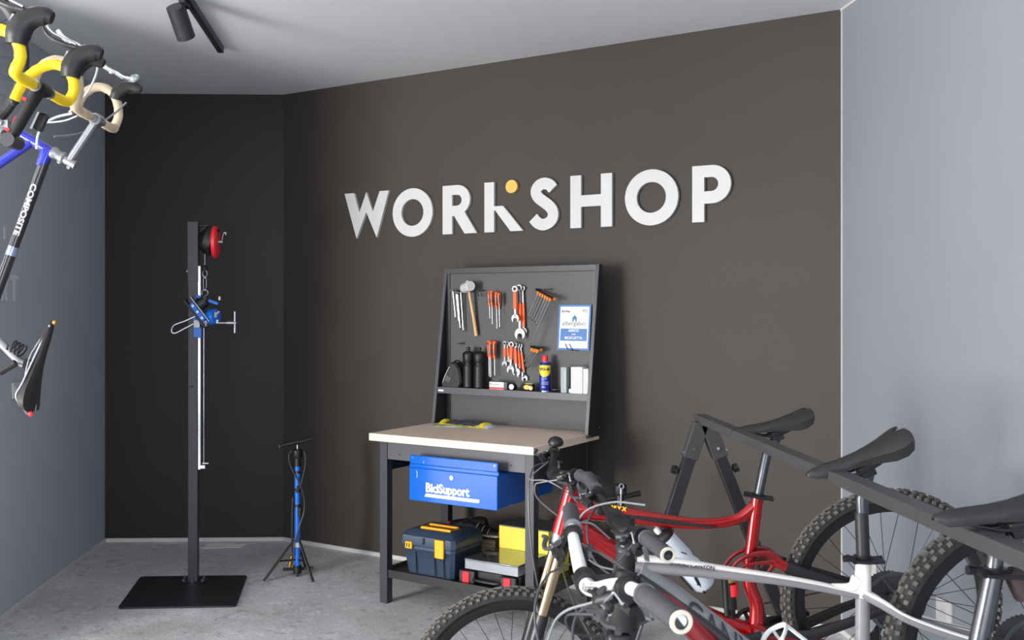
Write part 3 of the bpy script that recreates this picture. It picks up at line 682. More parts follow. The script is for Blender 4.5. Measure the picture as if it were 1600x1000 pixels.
# slim silver drivers
HL = ('shortest slim silver driver, at the very edge of the tool panel left of the mallet', 'second shortest silver driver with a dark grip left of the mallet', 'long silver driver with a silver grip left of the mallet', 'longest silver driver, with a dark grip, closest to the mallet')
for i, (u, z0, z1, d) in enumerate(((.103, 1.785, 1.625, .040), (.122, 1.780, 1.600, .032), (.140, 1.775, 1.560, .045), (.158, 1.778, 1.545, .036))):
    t = on_panel('hex_driver', HL[i], 'hex key', u, z0, 'silver drivers left of the mallet')
    b = MB(); b.tube([PT(u, z0, d), PT(u + .012, z1, d - .012)], .0045, 8); b.build('shaft', 'alu', t)
    b = MB(); b.tube([PT(u - .016, z0 + .006, d + .010), PT(u + .016, z0 + .002, d - .012)], .006, 8); b.build('grip', 'black' if i % 2 else 'alu', t)
    b = MB(); b.cyl(PT(u + .012, z1, d - .012), PT(u + .0125, z1 - .012, d - .013), .0035, n=6); b.build('tip', 'black', t)
# screwdrivers
def screwdriver(u, z, lean, hl, sl, d, lab, group, hm='tool_orange', r=.013, star=False):
    t = on_panel('screwdriver', lab, 'screwdriver', u, z, group)
    k = lean / (hl + sl)
    def p(s_): return PT(u + k * s_, z - s_, d)
    b = MB(); b.tube([p(0), p(.006), p(hl * .25), p(hl * .6), p(hl * .85), p(hl)], [r * .7, r, r * 1.05, r * .9, r * .75, r * .55], 8); b.build('handle', hm, t)
    b = MB(); b.tube([p(hl * .12), p(hl * .8)], [r * .55, r * .5], 6, sq=(1.0, 1.0)); 
    for s_ in (-1, 1): b.tube([PT(u + k * hl * .15 + s_ * r * .55, z - hl * .15, d + r * .7), PT(u + k * hl * .8 + s_ * r * .4, z - hl * .8, d + r * .55)], r * .38, 6)
    b.build('grip_inlay', 'tool_dark', t)
    b = MB(); b.cyl(p(hl), p(hl + sl), r * .17, n=8); b.build('shaft', 'alu', t)
    b = MB(); b.tube([p(hl + sl), p(hl + sl + .008)], [r * .24, r * .10], 6); b.build('tip', 'black', t)
gU, gL = 'red handled screwdrivers in the upper row', 'orange handled screwdrivers in the lower row'
SL = ['red handled screwdriver nearest the mallet in the upper row, its shaft the shortest', 'red handled screwdriver standing out foremost in the upper row, second from the mallet', 'red handled screwdriver in the upper row, third from the mallet, its tip the lowest', 'red handled screwdriver farthest from the mallet in the upper row']
for u, z, hl, sl, d in ((.362, 1.778, .085, .075, .034), (.387, 1.784, .090, .110, .046), (.412, 1.778, .105, .115, .034), (.438, 1.772, .075, .130, .046)):
    screwdriver(u, z, .004, hl, sl, d, SL.pop(0), gU, 'tool_orange', .0115)
SL = ['orange handled screwdriver nearest the black bottles in the lower row', 'middle one of the three orange handled screwdrivers in the lower row, hanging foremost', 'orange handled screwdriver nearest the small wrenches in the lower row']
for u, z, hl, sl, d in ((.362, 1.484, .100, .115, .038), (.383, 1.480, .105, .110, .055), (.402, 1.482, .108, .100, .040)):
    screwdriver(u, z, .002, hl, sl, d, SL.pop(0), gL, 'tool_orange', .0125)
# combination wrenches
def wrench(u, z, lean, L, w, d, lab, group, cover=(.12, .62), jaw=1.0, dd=0.0):
    t = on_panel('combination_wrench', lab, 'wrench', u, z, group)
    ax = (BU * lean - UZ * L + BV * dd).normalized(); sx_ = (BU - ax * BU.dot(ax)).normalized(); nn = ax.cross(sx_).normalized()
    if nn.dot(BV) > 0: nn = -nn
    o = PT(u, z, d)
    LL = math.sqrt(L * L + lean * lean)
    r0 = w * 1.05
    b = MB(); rg = [circ(0, 0, r0, 20), circ(0, 0, r0 * .58, 6)]; b.flat(rg, o, sx_, ax, w * .5); b.build('ring_end', 'tool_chrome', t)
    b = MB(); b.prism([(-w * .42, r0 * .7), (w * .42, r0 * .7), (w * .42, LL - w * 1.2), (-w * .42, LL - w * 1.2)], o, sx_, ax, w * .38); b.build('shank', 'tool_chrome', t, bevel=w * .08)
    R_ = w * 1.45 * jaw; jp = []
    for k in range(17):
        a = PI / 2 + .55 + (2 * PI - 1.1) * k / 16; jp.append((R_ * math.cos(a), LL - R_ * .6 + R_ * math.sin(a) * 1.0))
    g = R_ * .52; jp += [(g, LL - R_ * .35), (g * .6, LL - R_ * .72), (-g * .6, LL - R_ * .72), (-g, LL - R_ * .35)]
    b = MB(); b.flat([jp], o, sx_, ax, w * .55); b.build('open_jaw', 'tool_chrome', t)
    c0, c1 = cover
    b = MB(); b.prism([(-w * .62, LL * c0), (w * .62, LL * c0), (w * .62, LL * c1), (-w * .62, LL * c1)], o - sx_.cross(ax).normalized() * w * .12, sx_, ax, w * .62); b.build('orange_sleeve', 'tool_orange', t, bevel=w * .12)
gw = 'long wrenches in the upper row'
wrench(.555, 1.793, .003, .190, .0185, .062, 'shorter chrome wrench with an orange sleeve in front, upper row', gw, (.10, .62), .95)
wrench(.568, 1.800, .006, .295, .0190, .034, 'longest chrome wrench with a broad open jaw, upper row', gw, (.30, .66), 1.25)
wrench(.584, 1.798, .008, .270, .0150, .020, 'slim chrome wrench with an orange sleeve hanging behind the longest one', gw, (.34, .85), 1.0)
gw = 'wrenches in the lower row'
wrench(.472, 1.470, .000, .135, .0120, .040, 'smallest orange sleeved wrench, left of the pair beside the orange screwdrivers', gw, (.22, .62), 1.0)
wrench(.482, 1.470, .012, .125, .0115, .026, 'small orange sleeved wrench, right of the pair beside the orange screwdrivers', gw, (.22, .64), 1.0)
wrench(.530, 1.464, -.006, .165, .0165, .060, 'short wide orange sleeved wrench, first of the lower bunch', gw, (.06, .55), 1.05)
wrench(.545, 1.460, .012, .175, .0155, .045, 'orange sleeved wrench second in the lower bunch, jaw tilting outward', gw, (.10, .62), 1.1)
wrench(.556, 1.458, .018, .185, .0145, .030, 'orange sleeved wrench third in the lower bunch', gw, (.16, .70), 1.05)
wrench(.568, 1.456, .030, .205, .0130, .018, 'rearmost and longest wrench of the lower bunch', gw, (.22, .72), 1.05)
# T handle hex keys
def t_key(u, z, lean, L, hu, hz, d, lab, group, hl=.052):
    t = on_panel('t_handle_hex_key', lab, 'hex key', u, z, group)
    ax = (BU * lean - UZ * L).normalized(); hd_ = (BU * hu + UZ * hz - BV * .35).normalized()
    o = PT(u, z, d)
    b = MB(); b.tube([o - hd_ * hl * .45, o - hd_ * hl * .1, o + hd_ * hl * .3, o + hd_ * hl * .55], [.009, .0108, .0105, .008], 8, sq=(1, .8)); b.build('grip', 'black', t)
    b = MB(); b.cyl(o + hd_ * hl * .5, o + hd_ * hl * .62, .0095, n=10); b.cyl(o + ax * .004, o + ax * .026, .0095, .0075, n=10); b.build('amber_collar', 'tool_amber', t)
    b = MB(); b.cyl(o + ax * .02, o + ax * L, .0040, n=8); b.build('shaft', 'tool_chrome', t)
    b = MB(); b.cyl(o + ax * L, o + ax * (L + .008), .0034, n=6); b.build('tip', 'black', t)
gk = 'large T handle hex keys in the upper row'
for i in range(6):
    u = .700 + i * .022; L = (.165, .165, .170, .170, .180, .300)[i]; z = 1.782 - i * .008
    t_key(u, z, -.082 * L / .165, L, .8, -.28, .026 + .012 * i, ('first', 'second', 'third', 'fourth', 'fifth')[i] + ' black and amber T-handle hex key of the upper bunch, counted from the long wrenches' if i < 5 else 'longest black and amber T-handle hex key, last of the upper bunch toward the certificate', gk, .062)
gk = 'small T handle hex keys in the lower row'
for i in range(4):
    u = .660 + i * .019; L = (.105, .125, .130, .120)[i]; z = 1.448 - i * .002
    t_key(u, z, -.075, L, .8, -.18, .028 + .011 * i, ('first', 'second', 'third', 'last')[i] + ' small T-handle hex key fanned out above the spray can, counted from the wrenches', gk, .040)
# certificate
t = on_panel('certificate', 'blue edged certificate in a clear sleeve pinned to the tool panel', 'certificate', .92, 1.57)
dC = .012
def CE(a, b_, d=0.0): # a 0..1 across, b 0..1 up
    return PT(.811 + .205 * a + .014 * b_, 1.437 + .262 * b_, dC + d)
cu_ = (CE(1, 0) - CE(0, 0)).normalized(); cv_ = (CE(0, 1) - CE(0, 0)).normalized()
def CQ(mb, a0, a1, b0, b1, d, th=.0008):
    mb.add([CE(a, b_, d + k * th) for k in (0, 1) for a, b_ in ((a0, b0), (a1, b0), (a1, b1), (a0, b1))], [(3, 2, 1, 0), (4, 5, 6, 7), (0, 1, 5, 4), (1, 2, 6, 5), (2, 3, 7, 6), (3, 0, 4, 7)]); return mb
CQ(MB(), 0, 1, 0, 1, 0, .002).build('blue_border', 'sign_blue', t, smooth=False)
CQ(MB(), .055, .945, .045, .955, .002).build('white_sheet', 'paper', t, smooth=False)
CQ(MB(), .085, .91, .205, .475, .003).build('blue_panel', 'sign_blue', t, smooth=False)
b = MB()
b.text('albergabici', .036, CE(.50, .545, .0032), cu_, cv_, .0004, 'CENTER', 1.0)
b.text('Arriva', .021, CE(.09, .83, .0032), cu_, cv_, .0004, 'LEFT', 1.0, bold=.0006)
b.text('TCI', .018, CE(.74, .84, .0032), cu_, cv_, .0004, 'LEFT', 1.1, bold=.0006)
b.build('dark_lettering', 'ink', t, smooth=False)
b = MB(); b.text('AMICO', .021, CE(.5, .405, .0042), cu_, cv_, .0004, 'CENTER', 1, bold=.0004); b.text('della', .015, CE(.5, .335, .0042), cu_, cv_, .0004, 'CENTER', 1); b.text('BICICLETTA', .021, CE(.5, .245, .0042), cu_, cv_, .0004, 'CENTER', 1, bold=.0004); b.build('white_lettering', 'paper', t, smooth=False)
hp = [(0, 0), (0, .55), (-.12, .55), (.5, 1.1), (1.12, .55), (1, .55), (1, 0), (.68, 0), (.68, .35), (.32, .35), (.32, 0)]
b = MB(); b.flat([[(x * .028, y * .036) for x, y in hp]], CE(.44, .625, .0032), cu_, cv_, .0004); b.build('house_logo', mat('teal print', (52, 110, 150), .5), t, smooth=False)
b = MB(); b.tube([PT(.885, 1.440, .018), PT(.875, 1.455, .024), PT(.868, 1.475, .020)], .0022, 6); b.tube([PT(.915, 1.438, .018), PT(.905, 1.452, .024), PT(.893, 1.474, .020)], .0022, 6); b.tube([PT(.895, 1.438, .016), PT(.955, 1.436, .016)], .0025, 6); b.build('hanging_clip', 'black', t)

# ---- things on the tool shelf
def shelf_thing(name, lab, cat, u, v, group=None): return thing(name, lab, cat, B(u, v, SHZ), -TH, group)
# saddle bag
t = shelf_thing('saddle_bag', 'black wedge saddle bag with a grey reflective strip at the left end of the shelf', 'bag', .13, .69)
def bagring(v):
    return [B(u, v, SHZ + .001 + z) for u, z in ((.055, 0), (.185, 0), (.200, .035), (.185, .110), (.155, .150), (.125, .152), (.095, .110), (.062, .055), (.048, .02))]
b = MB()
def scl(r, k): c_ = sum(r, Vector()) / len(r); return [Vector((c_.x + (p.x - c_.x) * k, c_.y + (p.y - c_.y) * k, SHZ + .001 + (p.z - SHZ - .001) * (.5 + .5 * k))) for p in r]
b.loft([scl(bagring(.652), .86), bagring(.662), bagring(.69), bagring(.718), scl(bagring(.728), .86)]); b.build('pouch', 'black', t)
b = MB(); b.tube(spline([B(.066, .650, SHZ + .028), B(.090, .650, SHZ + .082), B(.118, .650, SHZ + .128)], 5), .0055, 8, sq=(1, .5)); b.build('reflective_strip', mat('silver reflective strip', (190, 190, 192), .35), t)
b = MB(); b.tube(spline([B(.118, .650, SHZ + .128), B(.140, .650, SHZ + .085), B(.125, .650, SHZ + .050), B(.085, .650, SHZ + .025)], 5), .0025, 8); b.build('zip', 'steel_grey', t)
b = MB(); b.box(B(.105, .650, SHZ + .050), (.040, .003, .036), BR @ Matrix.Rotation(.5, 3, 'Y')); b.build('side_patch', 'steel_grey', t, bevel=.001)
b = MB(); b.tube(spline([B(.125, .69, SHZ + .150), B(.15, .68, SHZ + .165), B(.18, .68, SHZ + .150), B(.195, .69, SHZ + .115)], 5), .007, 8, sq=(1, .4)); b.build('strap', 'black', t)
# drinking bottles
for u, r, lab in ((.231, .034, 'black ribbed drinking bottle on the shelf next to the saddle bag'), (.310, .037, 'wider black ribbed drinking bottle, farther from the saddle bag')):
    t = shelf_thing('drinking_bottle', lab, 'bottle', u, .685, 'pair of black drinking bottles on the shelf')
    prof = [(r * .85, 0.0005), (r, .006)]
    for k in range(6): z = .012 + k * .018; prof += [(r, z), (r * .965, z + .006), (r * .965, z + .010), (r, z + .016)]
    prof += [(r, .132), (r * .80, .142), (r * .80, .152), (r * .98, .162), (r, .176)]
    b = MB(); b.lathe(prof + [(r * .9, .178), (0, .178)], B(u, .685, SHZ), n=32); b.build('body', 'black', t)
    b = MB(); b.lathe([(r * 1.03, .176), (r * 1.05, .180), (r * 1.05, .205), (r * .9, .214), (r * .5, .222), (0, .222)], B(u, .685, SHZ), n=32); b.build('cap', 'black', t)
    b = MB(); b.lathe([(.009, .220), (.009, .230), (.012, .233), (.012, .244), (.007, .248), (0, .248)], B(u, .685, SHZ), n=16); b.build('spout', 'black', t)
# small patch kit box
t = shelf_thing('small_box', 'small flat white and red carton lying on the shelf below the orange screwdrivers', 'box', .45, .665)
bbox(MB(), .402, .500, .650, .690, SHZ + .0005, SHZ + .044).build('carton', 'paper', t, smooth=False)
bbox(MB(), .4018, .5002, .6492, .6497, SHZ + .002, SHZ + .014).build('red_stripe', 'red_plastic', t, smooth=False)
bbox(MB(), .4015, .5005, .651, .689, SHZ + .0442, SHZ + .0455).build('green_top', mat('green print lid', (40, 120, 90), .5), t, smooth=False)
b = MB(); bbox(b, .408, .416, .6492, .6497, SHZ + .028, SHZ + .036); bbox(b, .424, .47, .6492, .6497, SHZ + .030, SHZ + .033); b.build('small_print', 'ink', t, smooth=False)
t = shelf_thing('rear_light', 'small black round bicycle light lying on the shelf beside the yellow tape measure', 'light', .57, .67)
b = MB(); b.cyl(B(.560, .640, SHZ + .021), B(.560, .672, SHZ + .021), .020, n=24); b.build('housing', 'black', t, bevel=.002)
b = MB(); b.cyl(B(.560, .638, SHZ + .021), B(.560, .641, SHZ + .021), .016, n=24); b.build('lens', 'alu', t)
b = MB(); b.tube([B(.545, .67, SHZ + .012), B(.598, .68, SHZ + .010)], .008, 10); b.build('bracket', 'black', t)
t = shelf_thing('tape_measure', 'small yellow and black tape measure on the shelf left of the blue can', 'tape measure', .665, .675)
bbox(MB(), .632, .690, .655, .690, SHZ + .0005, SHZ + .040).build('case', 'black', t, bevel=.006)
b = MB(); b.prism([(x * .022, y * .013) for x, y in [(math.cos(a), math.sin(a)) for a in [k * PI / 10 for k in range(20)]]], B(.655, .6545, SHZ + .022), BU, UZ, .002)
b.cyl(B(.682, .650, SHZ + .018), B(.682, .656, SHZ + .018), .013, n=20); bbox(b, .640, .688, .660, .685, SHZ + .040, SHZ + .043); b.build('yellow_label', mat('dull yellow label', (206, 190, 80), .5, var=.1), t)
b = MB(); b.cyl(B(.682, .648, SHZ + .018), B(.682, .651, SHZ + .018), .008, n=16); b.build('button', 'white', t)
# spray can
t = shelf_thing('spray_can', 'blue and yellow spray can with a red cap standing on the shelf', 'spray can', .755, .675)
cc = B(.765, .672, SHZ); r = .033
b = MB(); b.lathe([(r * .96, .0005), (r, .004), (r, .155), (r * .93, .166), (r * .70, .174), (0, .174)], cc, n=40); b.build('can_body', 'wd_blue', t)
b = MB(); b.lathe([(r * 1.01, .0006), (r * 1.02, .005), (r * 1.0, .007)], cc, n=40); b.lathe([(r * .95, .163), (r * .80, .170), (r * .72, .176), (r * .6, .177), (0, .177)], cc, n=40); b.build('metal_rim', 'chrome', t)
b = MB(); b.lathe([(.0185, .176), (.0185, .204), (.0165, .209), (0, .209)], cc, n=28); b.build('cap', 'red_plastic', t)
fwd = (Vector((0, 0, 0)) - Vector((cc.x, cc.y, 0))).normalized(); fwd = (Matrix.Rotation(-.10, 3, 'Z') @ fwd)
def canpt(a, z, k=1.004):
    d_ = Matrix.Rotation(a, 3, 'Z') @ fwd; return cc + d_ * r * k + UZ * z
b = MB(); rows = []
def shield(a): # lower edge of the yellow field
    return .096 if abs(a) > 1.25 else .096 + (abs(a) / 1.25) ** 2.2 * .026 - .008
n_ = 32
for i in range(n_ + 1):
    a = -1.35 + 2.7 * i / n_; rows.append([canpt(a, shield(a)), canpt(a, .154)])
vs = [p for q_ in rows for p in q_]; fs = [(2 * i, 2 * i + 2, 2 * i + 3, 2 * i + 1) for i in range(n_)]
b.add(vs, fs); b.build('yellow_shield', 'wd_yellow', t)
axr = Vector((-fwd.y, fwd.x, 0))
def cantext(mb, s_, size, z, k, bold=0.0, sx=1.0):
    cu = bpy.data.curves.new('t', 'FONT'); cu.body = s_; cu.size = size; cu.align_x = 'CENTER'; cu.extrude = .0002; cu.offset = bold; cu.resolution_u = 3
    ob = bpy.data.objects.new('t', cu); COL.objects.link(ob); me = bpy.data.meshes.new_from_object(ob.evaluated_get(bpy.context.evaluated_depsgraph_get()))
    bm = bmesh.new(); bm.from_mesh(me)
    for q_ in range(-14, 15): bmesh.ops.bisect_plane(bm, geom=bm.verts[:] + bm.edges[:] + bm.faces[:], plane_co=(q_ * .004, 0, 0), plane_no=(1, 0, 0))
    bm.verts.index_update()
    mb.add([canpt(v.co.x * sx / r, z + v.co.y, k + v.co.z) for v in bm.verts], [tuple(v.index for v in f.verts) for f in bm.faces])
    bm.free(); bpy.data.objects.remove(ob); bpy.data.curves.remove(cu); bpy.data.meshes.remove(me)
b = MB(); cantext(b, 'WD-40', .022, .124, 1.02, .0012, .95); b.build('black_lettering', 'ink', t, smooth=False)
b = MB()
for i, (w_, z) in enumerate(((.030, .082), (.034, .074), (.020, .066), (.040, .056), (.042, .049), (.040, .042), (.022, .030), (.026, .024))):
    for k in range(max(3, int(w_ / .004))):
        a0 = (-.020 + k * .0046) / r; a1 = a0 + .0036 / r
        b.add([canpt(a0, z, 1.01), canpt(a1, z, 1.01), canpt(a1, z + .0042, 1.01), canpt(a0, z + .0042, 1.01)], [(0, 1, 2, 3)])
b.build('small_print', mat('pale blue small print', (150, 164, 214), .5), t, smooth=False)
# little things by the can
t = shelf_thing('valve_cap_tool', 'small dark tool lying on the shelf between the blue can and the grey carton', 'tool', .83, .69)
b = MB(); b.tube([B(.808, .69, SHZ + .012), B(.835, .69, SHZ + .013)], .010, 12); b.tube([B(.835, .69, SHZ + .013), B(.868, .69, SHZ + .022)], .005, 10); b.build('body', 'steel_black', t)
t = shelf_thing('tall_carton', 'slim grey-green upright carton on the shelf between the can and the white box', 'box', .90, .68)
bbox(MB(), .876, .912, .655, .720, SHZ + .0005, SHZ + .145).build('carton', mat('grey green carton', (150, 160, 160), .5, var=.04, scale=60), t, smooth=False)
b = MB()
for k in range(9): bbox(b, .900, .903, .6543, .6549, SHZ + .022 + k * .012, SHZ + .029 + k * .012)
b.build('side_lettering', 'paper', t, smooth=False)
t = shelf_thing('dark_carton', 'dark brown carton standing behind the white box on the shelf', 'box', .93, .72)
bbox(MB(), .914, .944, .690, .735, SHZ + .0005, SHZ + .138).build('carton', mat('dark brown carton', (58, 52, 50), .6, var=.05), t, smooth=False)
bbox(MB(), .914, .944, .676, .690, SHZ + .0005, SHZ + .022).build('grey_flap', 'alu', t, smooth=False)
t = shelf_thing('white_box', 'plain white cardboard box at the right end of the shelf', 'box', .98, .68)
bbox(MB(), .945, 1.018, .645, .728, SHZ + .0005, SHZ + .150).build('carton', 'paper', t, bevel=.001)
bbox(MB(), .946, 1.017, .6436, .6446, SHZ + .003, SHZ + .147).build('front_flap', 'white', t, smooth=False)
t = shelf_thing('white_box', 'narrower white box squeezed in between the first white box and the side of the panel', 'box', 1.04, .68)
bbox(MB(), 1.020, 1.052, .648, .720, SHZ + .0005, SHZ + .142).build('carton', 'white', t, bevel=.001)

# ---- things on the worktop
WT = .9735
t = thing('inner_tube_pack', 'long clear plastic pack with yellow ends lying at the back of the worktop', 'packet', B(.25, .62, WT), -TH)
P0, P1 = B(.055, .665, WT), B(.470, .575, WT); dP = (P1 - P0).normalized(); nP = Vector((-dP.y, dP.x, 0)); LP = (P1 - P0).length
def pack(mb, s0, s1, w, h, k=10, jit=.15, z0=0.0005):
    rings = []
    for i in range(k + 1):
        s_ = s0 + (s1 - s0) * i / k; e_ = math.sin(PI * min(1, max(0, i / k))) ** .35 * .9 + .1; c_ = P0 + dP * s_ * LP
        j = 1 + random.uniform(-jit, jit)
        rings.append([c_ + nP * w * x + UZ * (z0 + h * z * e_ * j) for x, z in ((-.5, 0), (-.52, .25), (-.35, .8), (0, 1), (.35, .85), (.52, .3), (.5, 0))])
    mb.loft(rings); return mb
pack(MB(), .10, .86, .075, .030).build('black_tube', mat('black inner tube in film', (62, 64, 70), .25, var=.5, scale=30, spec=.8), t)
pack(MB(), .02, .10, .080, .024, 4).build('yellow_end', 'yellow_print', t)
pack(MB(), .80, .93, .085, .030, 5, .1, .001).build('yellow_end', 'yellow_print', t)
pack(MB(), .70, 1.0, .082, .022, 6).build('clear_film', 'pvc', t)
b = MB(); b.bar(P0 + dP * .04 * LP - nP * .046 + UZ * .003, P0 + dP * .86 * LP - nP * .046 + UZ * .003, .012, .004); b.build('yellow_edge', 'yellow_print', t)
t = thing('tool_packet', 'short green and clear plastic packet lying in front on the worktop', 'packet', B(.2, .50, WT), -TH)
P0, P1 = B(.115, .455, WT), B(.300, .560, WT); dP = (P1 - P0).normalized(); nP = Vector((-dP.y, dP.x, 0)); LP = (P1 - P0).length
pack(MB(), .0, 1.0, .075, .010, 12, .3).build('packet', mat('pale green film', (196, 206, 180), .3, var=.3, scale=60), t)
pack(MB(), .02, .16, .060, .013, 3).build('green_print', 'green', t); pack(MB(), .70, .97, .060, .013, 4).build('green_print', 'green', t)
b = MB(); b.cyl(B(.345, .565, WT), B(.345, .565, WT + .006), .007, n=10); tag(b.build('small_nut', 'steel_black'), 'tiny dark nut lying on the worktop beside the green packet', 'nut')

# ---- blue drawer box hung under the worktop
t = thing('drawer_box', 'gloss blue steel drawer box lettered BiciSupport hung under the worktop', 'drawer box', B(.56, .25, .63), -TH)
b = MB(); bbox(b, .292, .842, .020, .072, .630, .812); bbox(b, .292, .842, .104, .62, .630, .812); bbox(b, .292, .842, .072, .104, .630, .812); b = MB(); bbox(b, .292, .842, .012, .62, .630, .812); b.build('drawer_body', 'blue_paint', t, bevel=.003)
b = bbox(MB(), .285, .848, -.004, .010, .626, .806); b.build('drawer_front', 'blue_paint', t, bevel=.004)
b = bbox(MB(), .285, .848, .000, .012, .824, .874); b.build('top_lip', 'blue_paint', t, bevel=.005)
b = bbox(MB(), .281, .852, .003, .016, .804, .826); b.build('fold_bead', 'blue_paint', t, bevel=.004)
b = MB(); b.cyl(B(.566, -.004, .772), B(.566, -.010, .772), .012, n=24); b.build('lock', 'chrome', t)
b = MB(); b.text('BiciSupport', .068, B(.395, -.0045, .683), BU, UZ, .0006, bold=.0026, sx=.88); b.build('white_lettering', 'paper', t, smooth=False)
b = MB(); b.prism([(0, 0), (.348, 0), (.352, .018), (.010, .018)], B(.388, -.0045, .655), BU, UZ, .0006); b.build('white_underline', 'paper', t, smooth=False)
for u, z in ((.305, .86), (.83, .86), (.38, .84)): b = MB(); b.cyl(B(u, 0, z), B(u, -.002, z), .004, n=10); b.build('rivet', 'chrome', t)
b = MB(); b.tube([B(.335, -.005, .790), B(.340, -.005, .775), B(.338, -.005, .752)], .0022, 6); b.build('scratch_clip', 'white', t)
b = MB(); b.tube([B(.852, .25, .80), B(.852, .40, .808)], .006, 8); b.build('side_slide', 'black', t)

# ---- things on the lower shelf
LZ = .1785
t = thing('tool_box', 'dark blue plastic toolbox with orange latches on the lower shelf', 'toolbox', B(.31, .27, LZ), -TH)
def ring(u0, u1, v0, v1, z, c=.02):
    return [B(u, v, z) for u, v in ((u0 + c, v0), (u1 - c, v0), (u1, v0 + c), (u1, v1 - c), (u1 - c, v1), (u0 + c, v1), (u0, v1 - c), (u0, v0 + c))]
b = MB(); b.loft([ring(.170, .478, .135, .395, LZ + .001), ring(.150, .495, .115, .415, LZ + .145), ring(.146, .499, .111, .419, LZ + .150), ring(.146, .499, .111, .419, LZ + .168)]); b.build('body', 'navy', t, bevel=.003)
b = MB(); b.loft([ring(.140, .505, .105, .425, LZ + .168), ring(.137, .508, .102, .428, LZ + .175), ring(.142, .503, .108, .420, LZ + .222), ring(.165, .480, .135, .395, LZ + .246), ring(.20, .45, .17, .36, LZ + .252)]); b.build('lid', 'navy', t, bevel=.003)
b = MB(); bbox(b, .25, .42, .205, .33, LZ + .250, LZ + .256); b.build('lid_recess', 'navy_dark', t, bevel=.004)
b = MB(); b.tube([B(.235, .19, LZ + .254), B(.430, .19, LZ + .254), B(.430, .27, LZ + .256), B(.235, .27, LZ + .256)], .010, 8, closed=True); b.build('carry_handle', 'orange_latch', t)
for u, w_, z0, z1 in ((.208, .046, .150, .190), (.415, .060, .120, .222)):
    b = MB(); bbox(b, u - w_ / 2, u + w_ / 2, .092, .108, LZ + z0, LZ + z1); b.build('latch', 'orange_latch', t, bevel=.005)
for u in (.200, .216): b = bbox(MB(), u - .002, u + .002, .088, .093, LZ + .160, LZ + .182); b.build('latch_slot', 'navy_dark', t)
b = MB(); bbox(b, .300, .312, .0985, .1035, LZ + .182, LZ + .218); b.build('padlock_slot', 'matt_black', t, bevel=.004)
for u in (.245, .372, .432): b = MB(); b.bar(B(u, .120, LZ + .015), B(u, .1125, LZ + .135), .005, .006, up=BV); b.build('front_rib', 'navy_dark', t)
t = thing('tool_case', 'black plastic power tool case with red catches at the front of the lower shelf', 'case', B(.71, .26, LZ), -TH)
b = MB(); bbox(b, .535, .900, .150, .420, LZ + .001, LZ + .078); b.build('shell', 'black', t, bevel=.010)
for u in (.580, .838):
    b = bbox(MB(), u - .050, u + .050, .118, .155, LZ + .006, LZ + .074); b.build('catch_housing', 'steel_black', t, bevel=.006)
    b = bbox(MB(), u - .024, u + .020, .110, .122, LZ + .010, LZ + .070); b.build('catch', 'red_plastic', t, bevel=.004)
b = MB(); b.tube(spline([B(.62, .135, LZ + .034), B(.65, .110, LZ + .032), B(.77, .108, LZ + .032), B(.80, .135, LZ + .034)], 6), .010, 10); b.build('handle', 'black', t)
t = thing('steel_box', 'flat bare sheet metal box lying on the black tool case', 'box', B(.73, .27, LZ + .079), -TH)
b = bbox(MB(), .560, .895, .132, .440, LZ + .080, LZ + .137); b.build('box', mat('bare sheet steel', (176, 178, 184), .22, metal=.85, var=.06, scale=8), t, bevel=.003)
b = MB(); bbox(b, .558, .897, .130, .442, LZ + .128, LZ + .139); b.build('lid', mat('satin sheet steel', (150, 152, 158), .12, metal=.9, var=.04, scale=8), t, bevel=.003)
t = thing('yellow_carton', 'yellow carton with a dark grey lid behind the metal box on the lower shelf', 'box', B(.75, .55, LZ), -TH)
bbox(MB(), .590, .905, .450, .700, LZ + .001, LZ + .262).build('carton', 'yellow_box', t, smooth=False)
bbox(MB(), .588, .907, .452, .702, LZ + .262, LZ + .268).build('lid', 'steel_grey', t, smooth=False)
t = thing('wicker_box', 'dark wicker storage box behind the toolbox under the shoes', 'box', B(.40, .55, LZ), -TH)
bbox(MB(), .20, .555, .460, .690, LZ + .001, LZ + .170).build('basket', 'brown', t, bevel=.004)
b = MB()
for k in range(9): bbox(b, .47 + k * .010, .474 + k * .010, .4585, .461, LZ + .05, LZ + .165)
for k in range(5): bbox(b, .465, .555, .4583, .4595, LZ + .055 + k * .025, LZ + .060 + k * .025)
b.build('weave', mat('pale wicker strips', (140, 124, 96), .7), t, smooth=False)
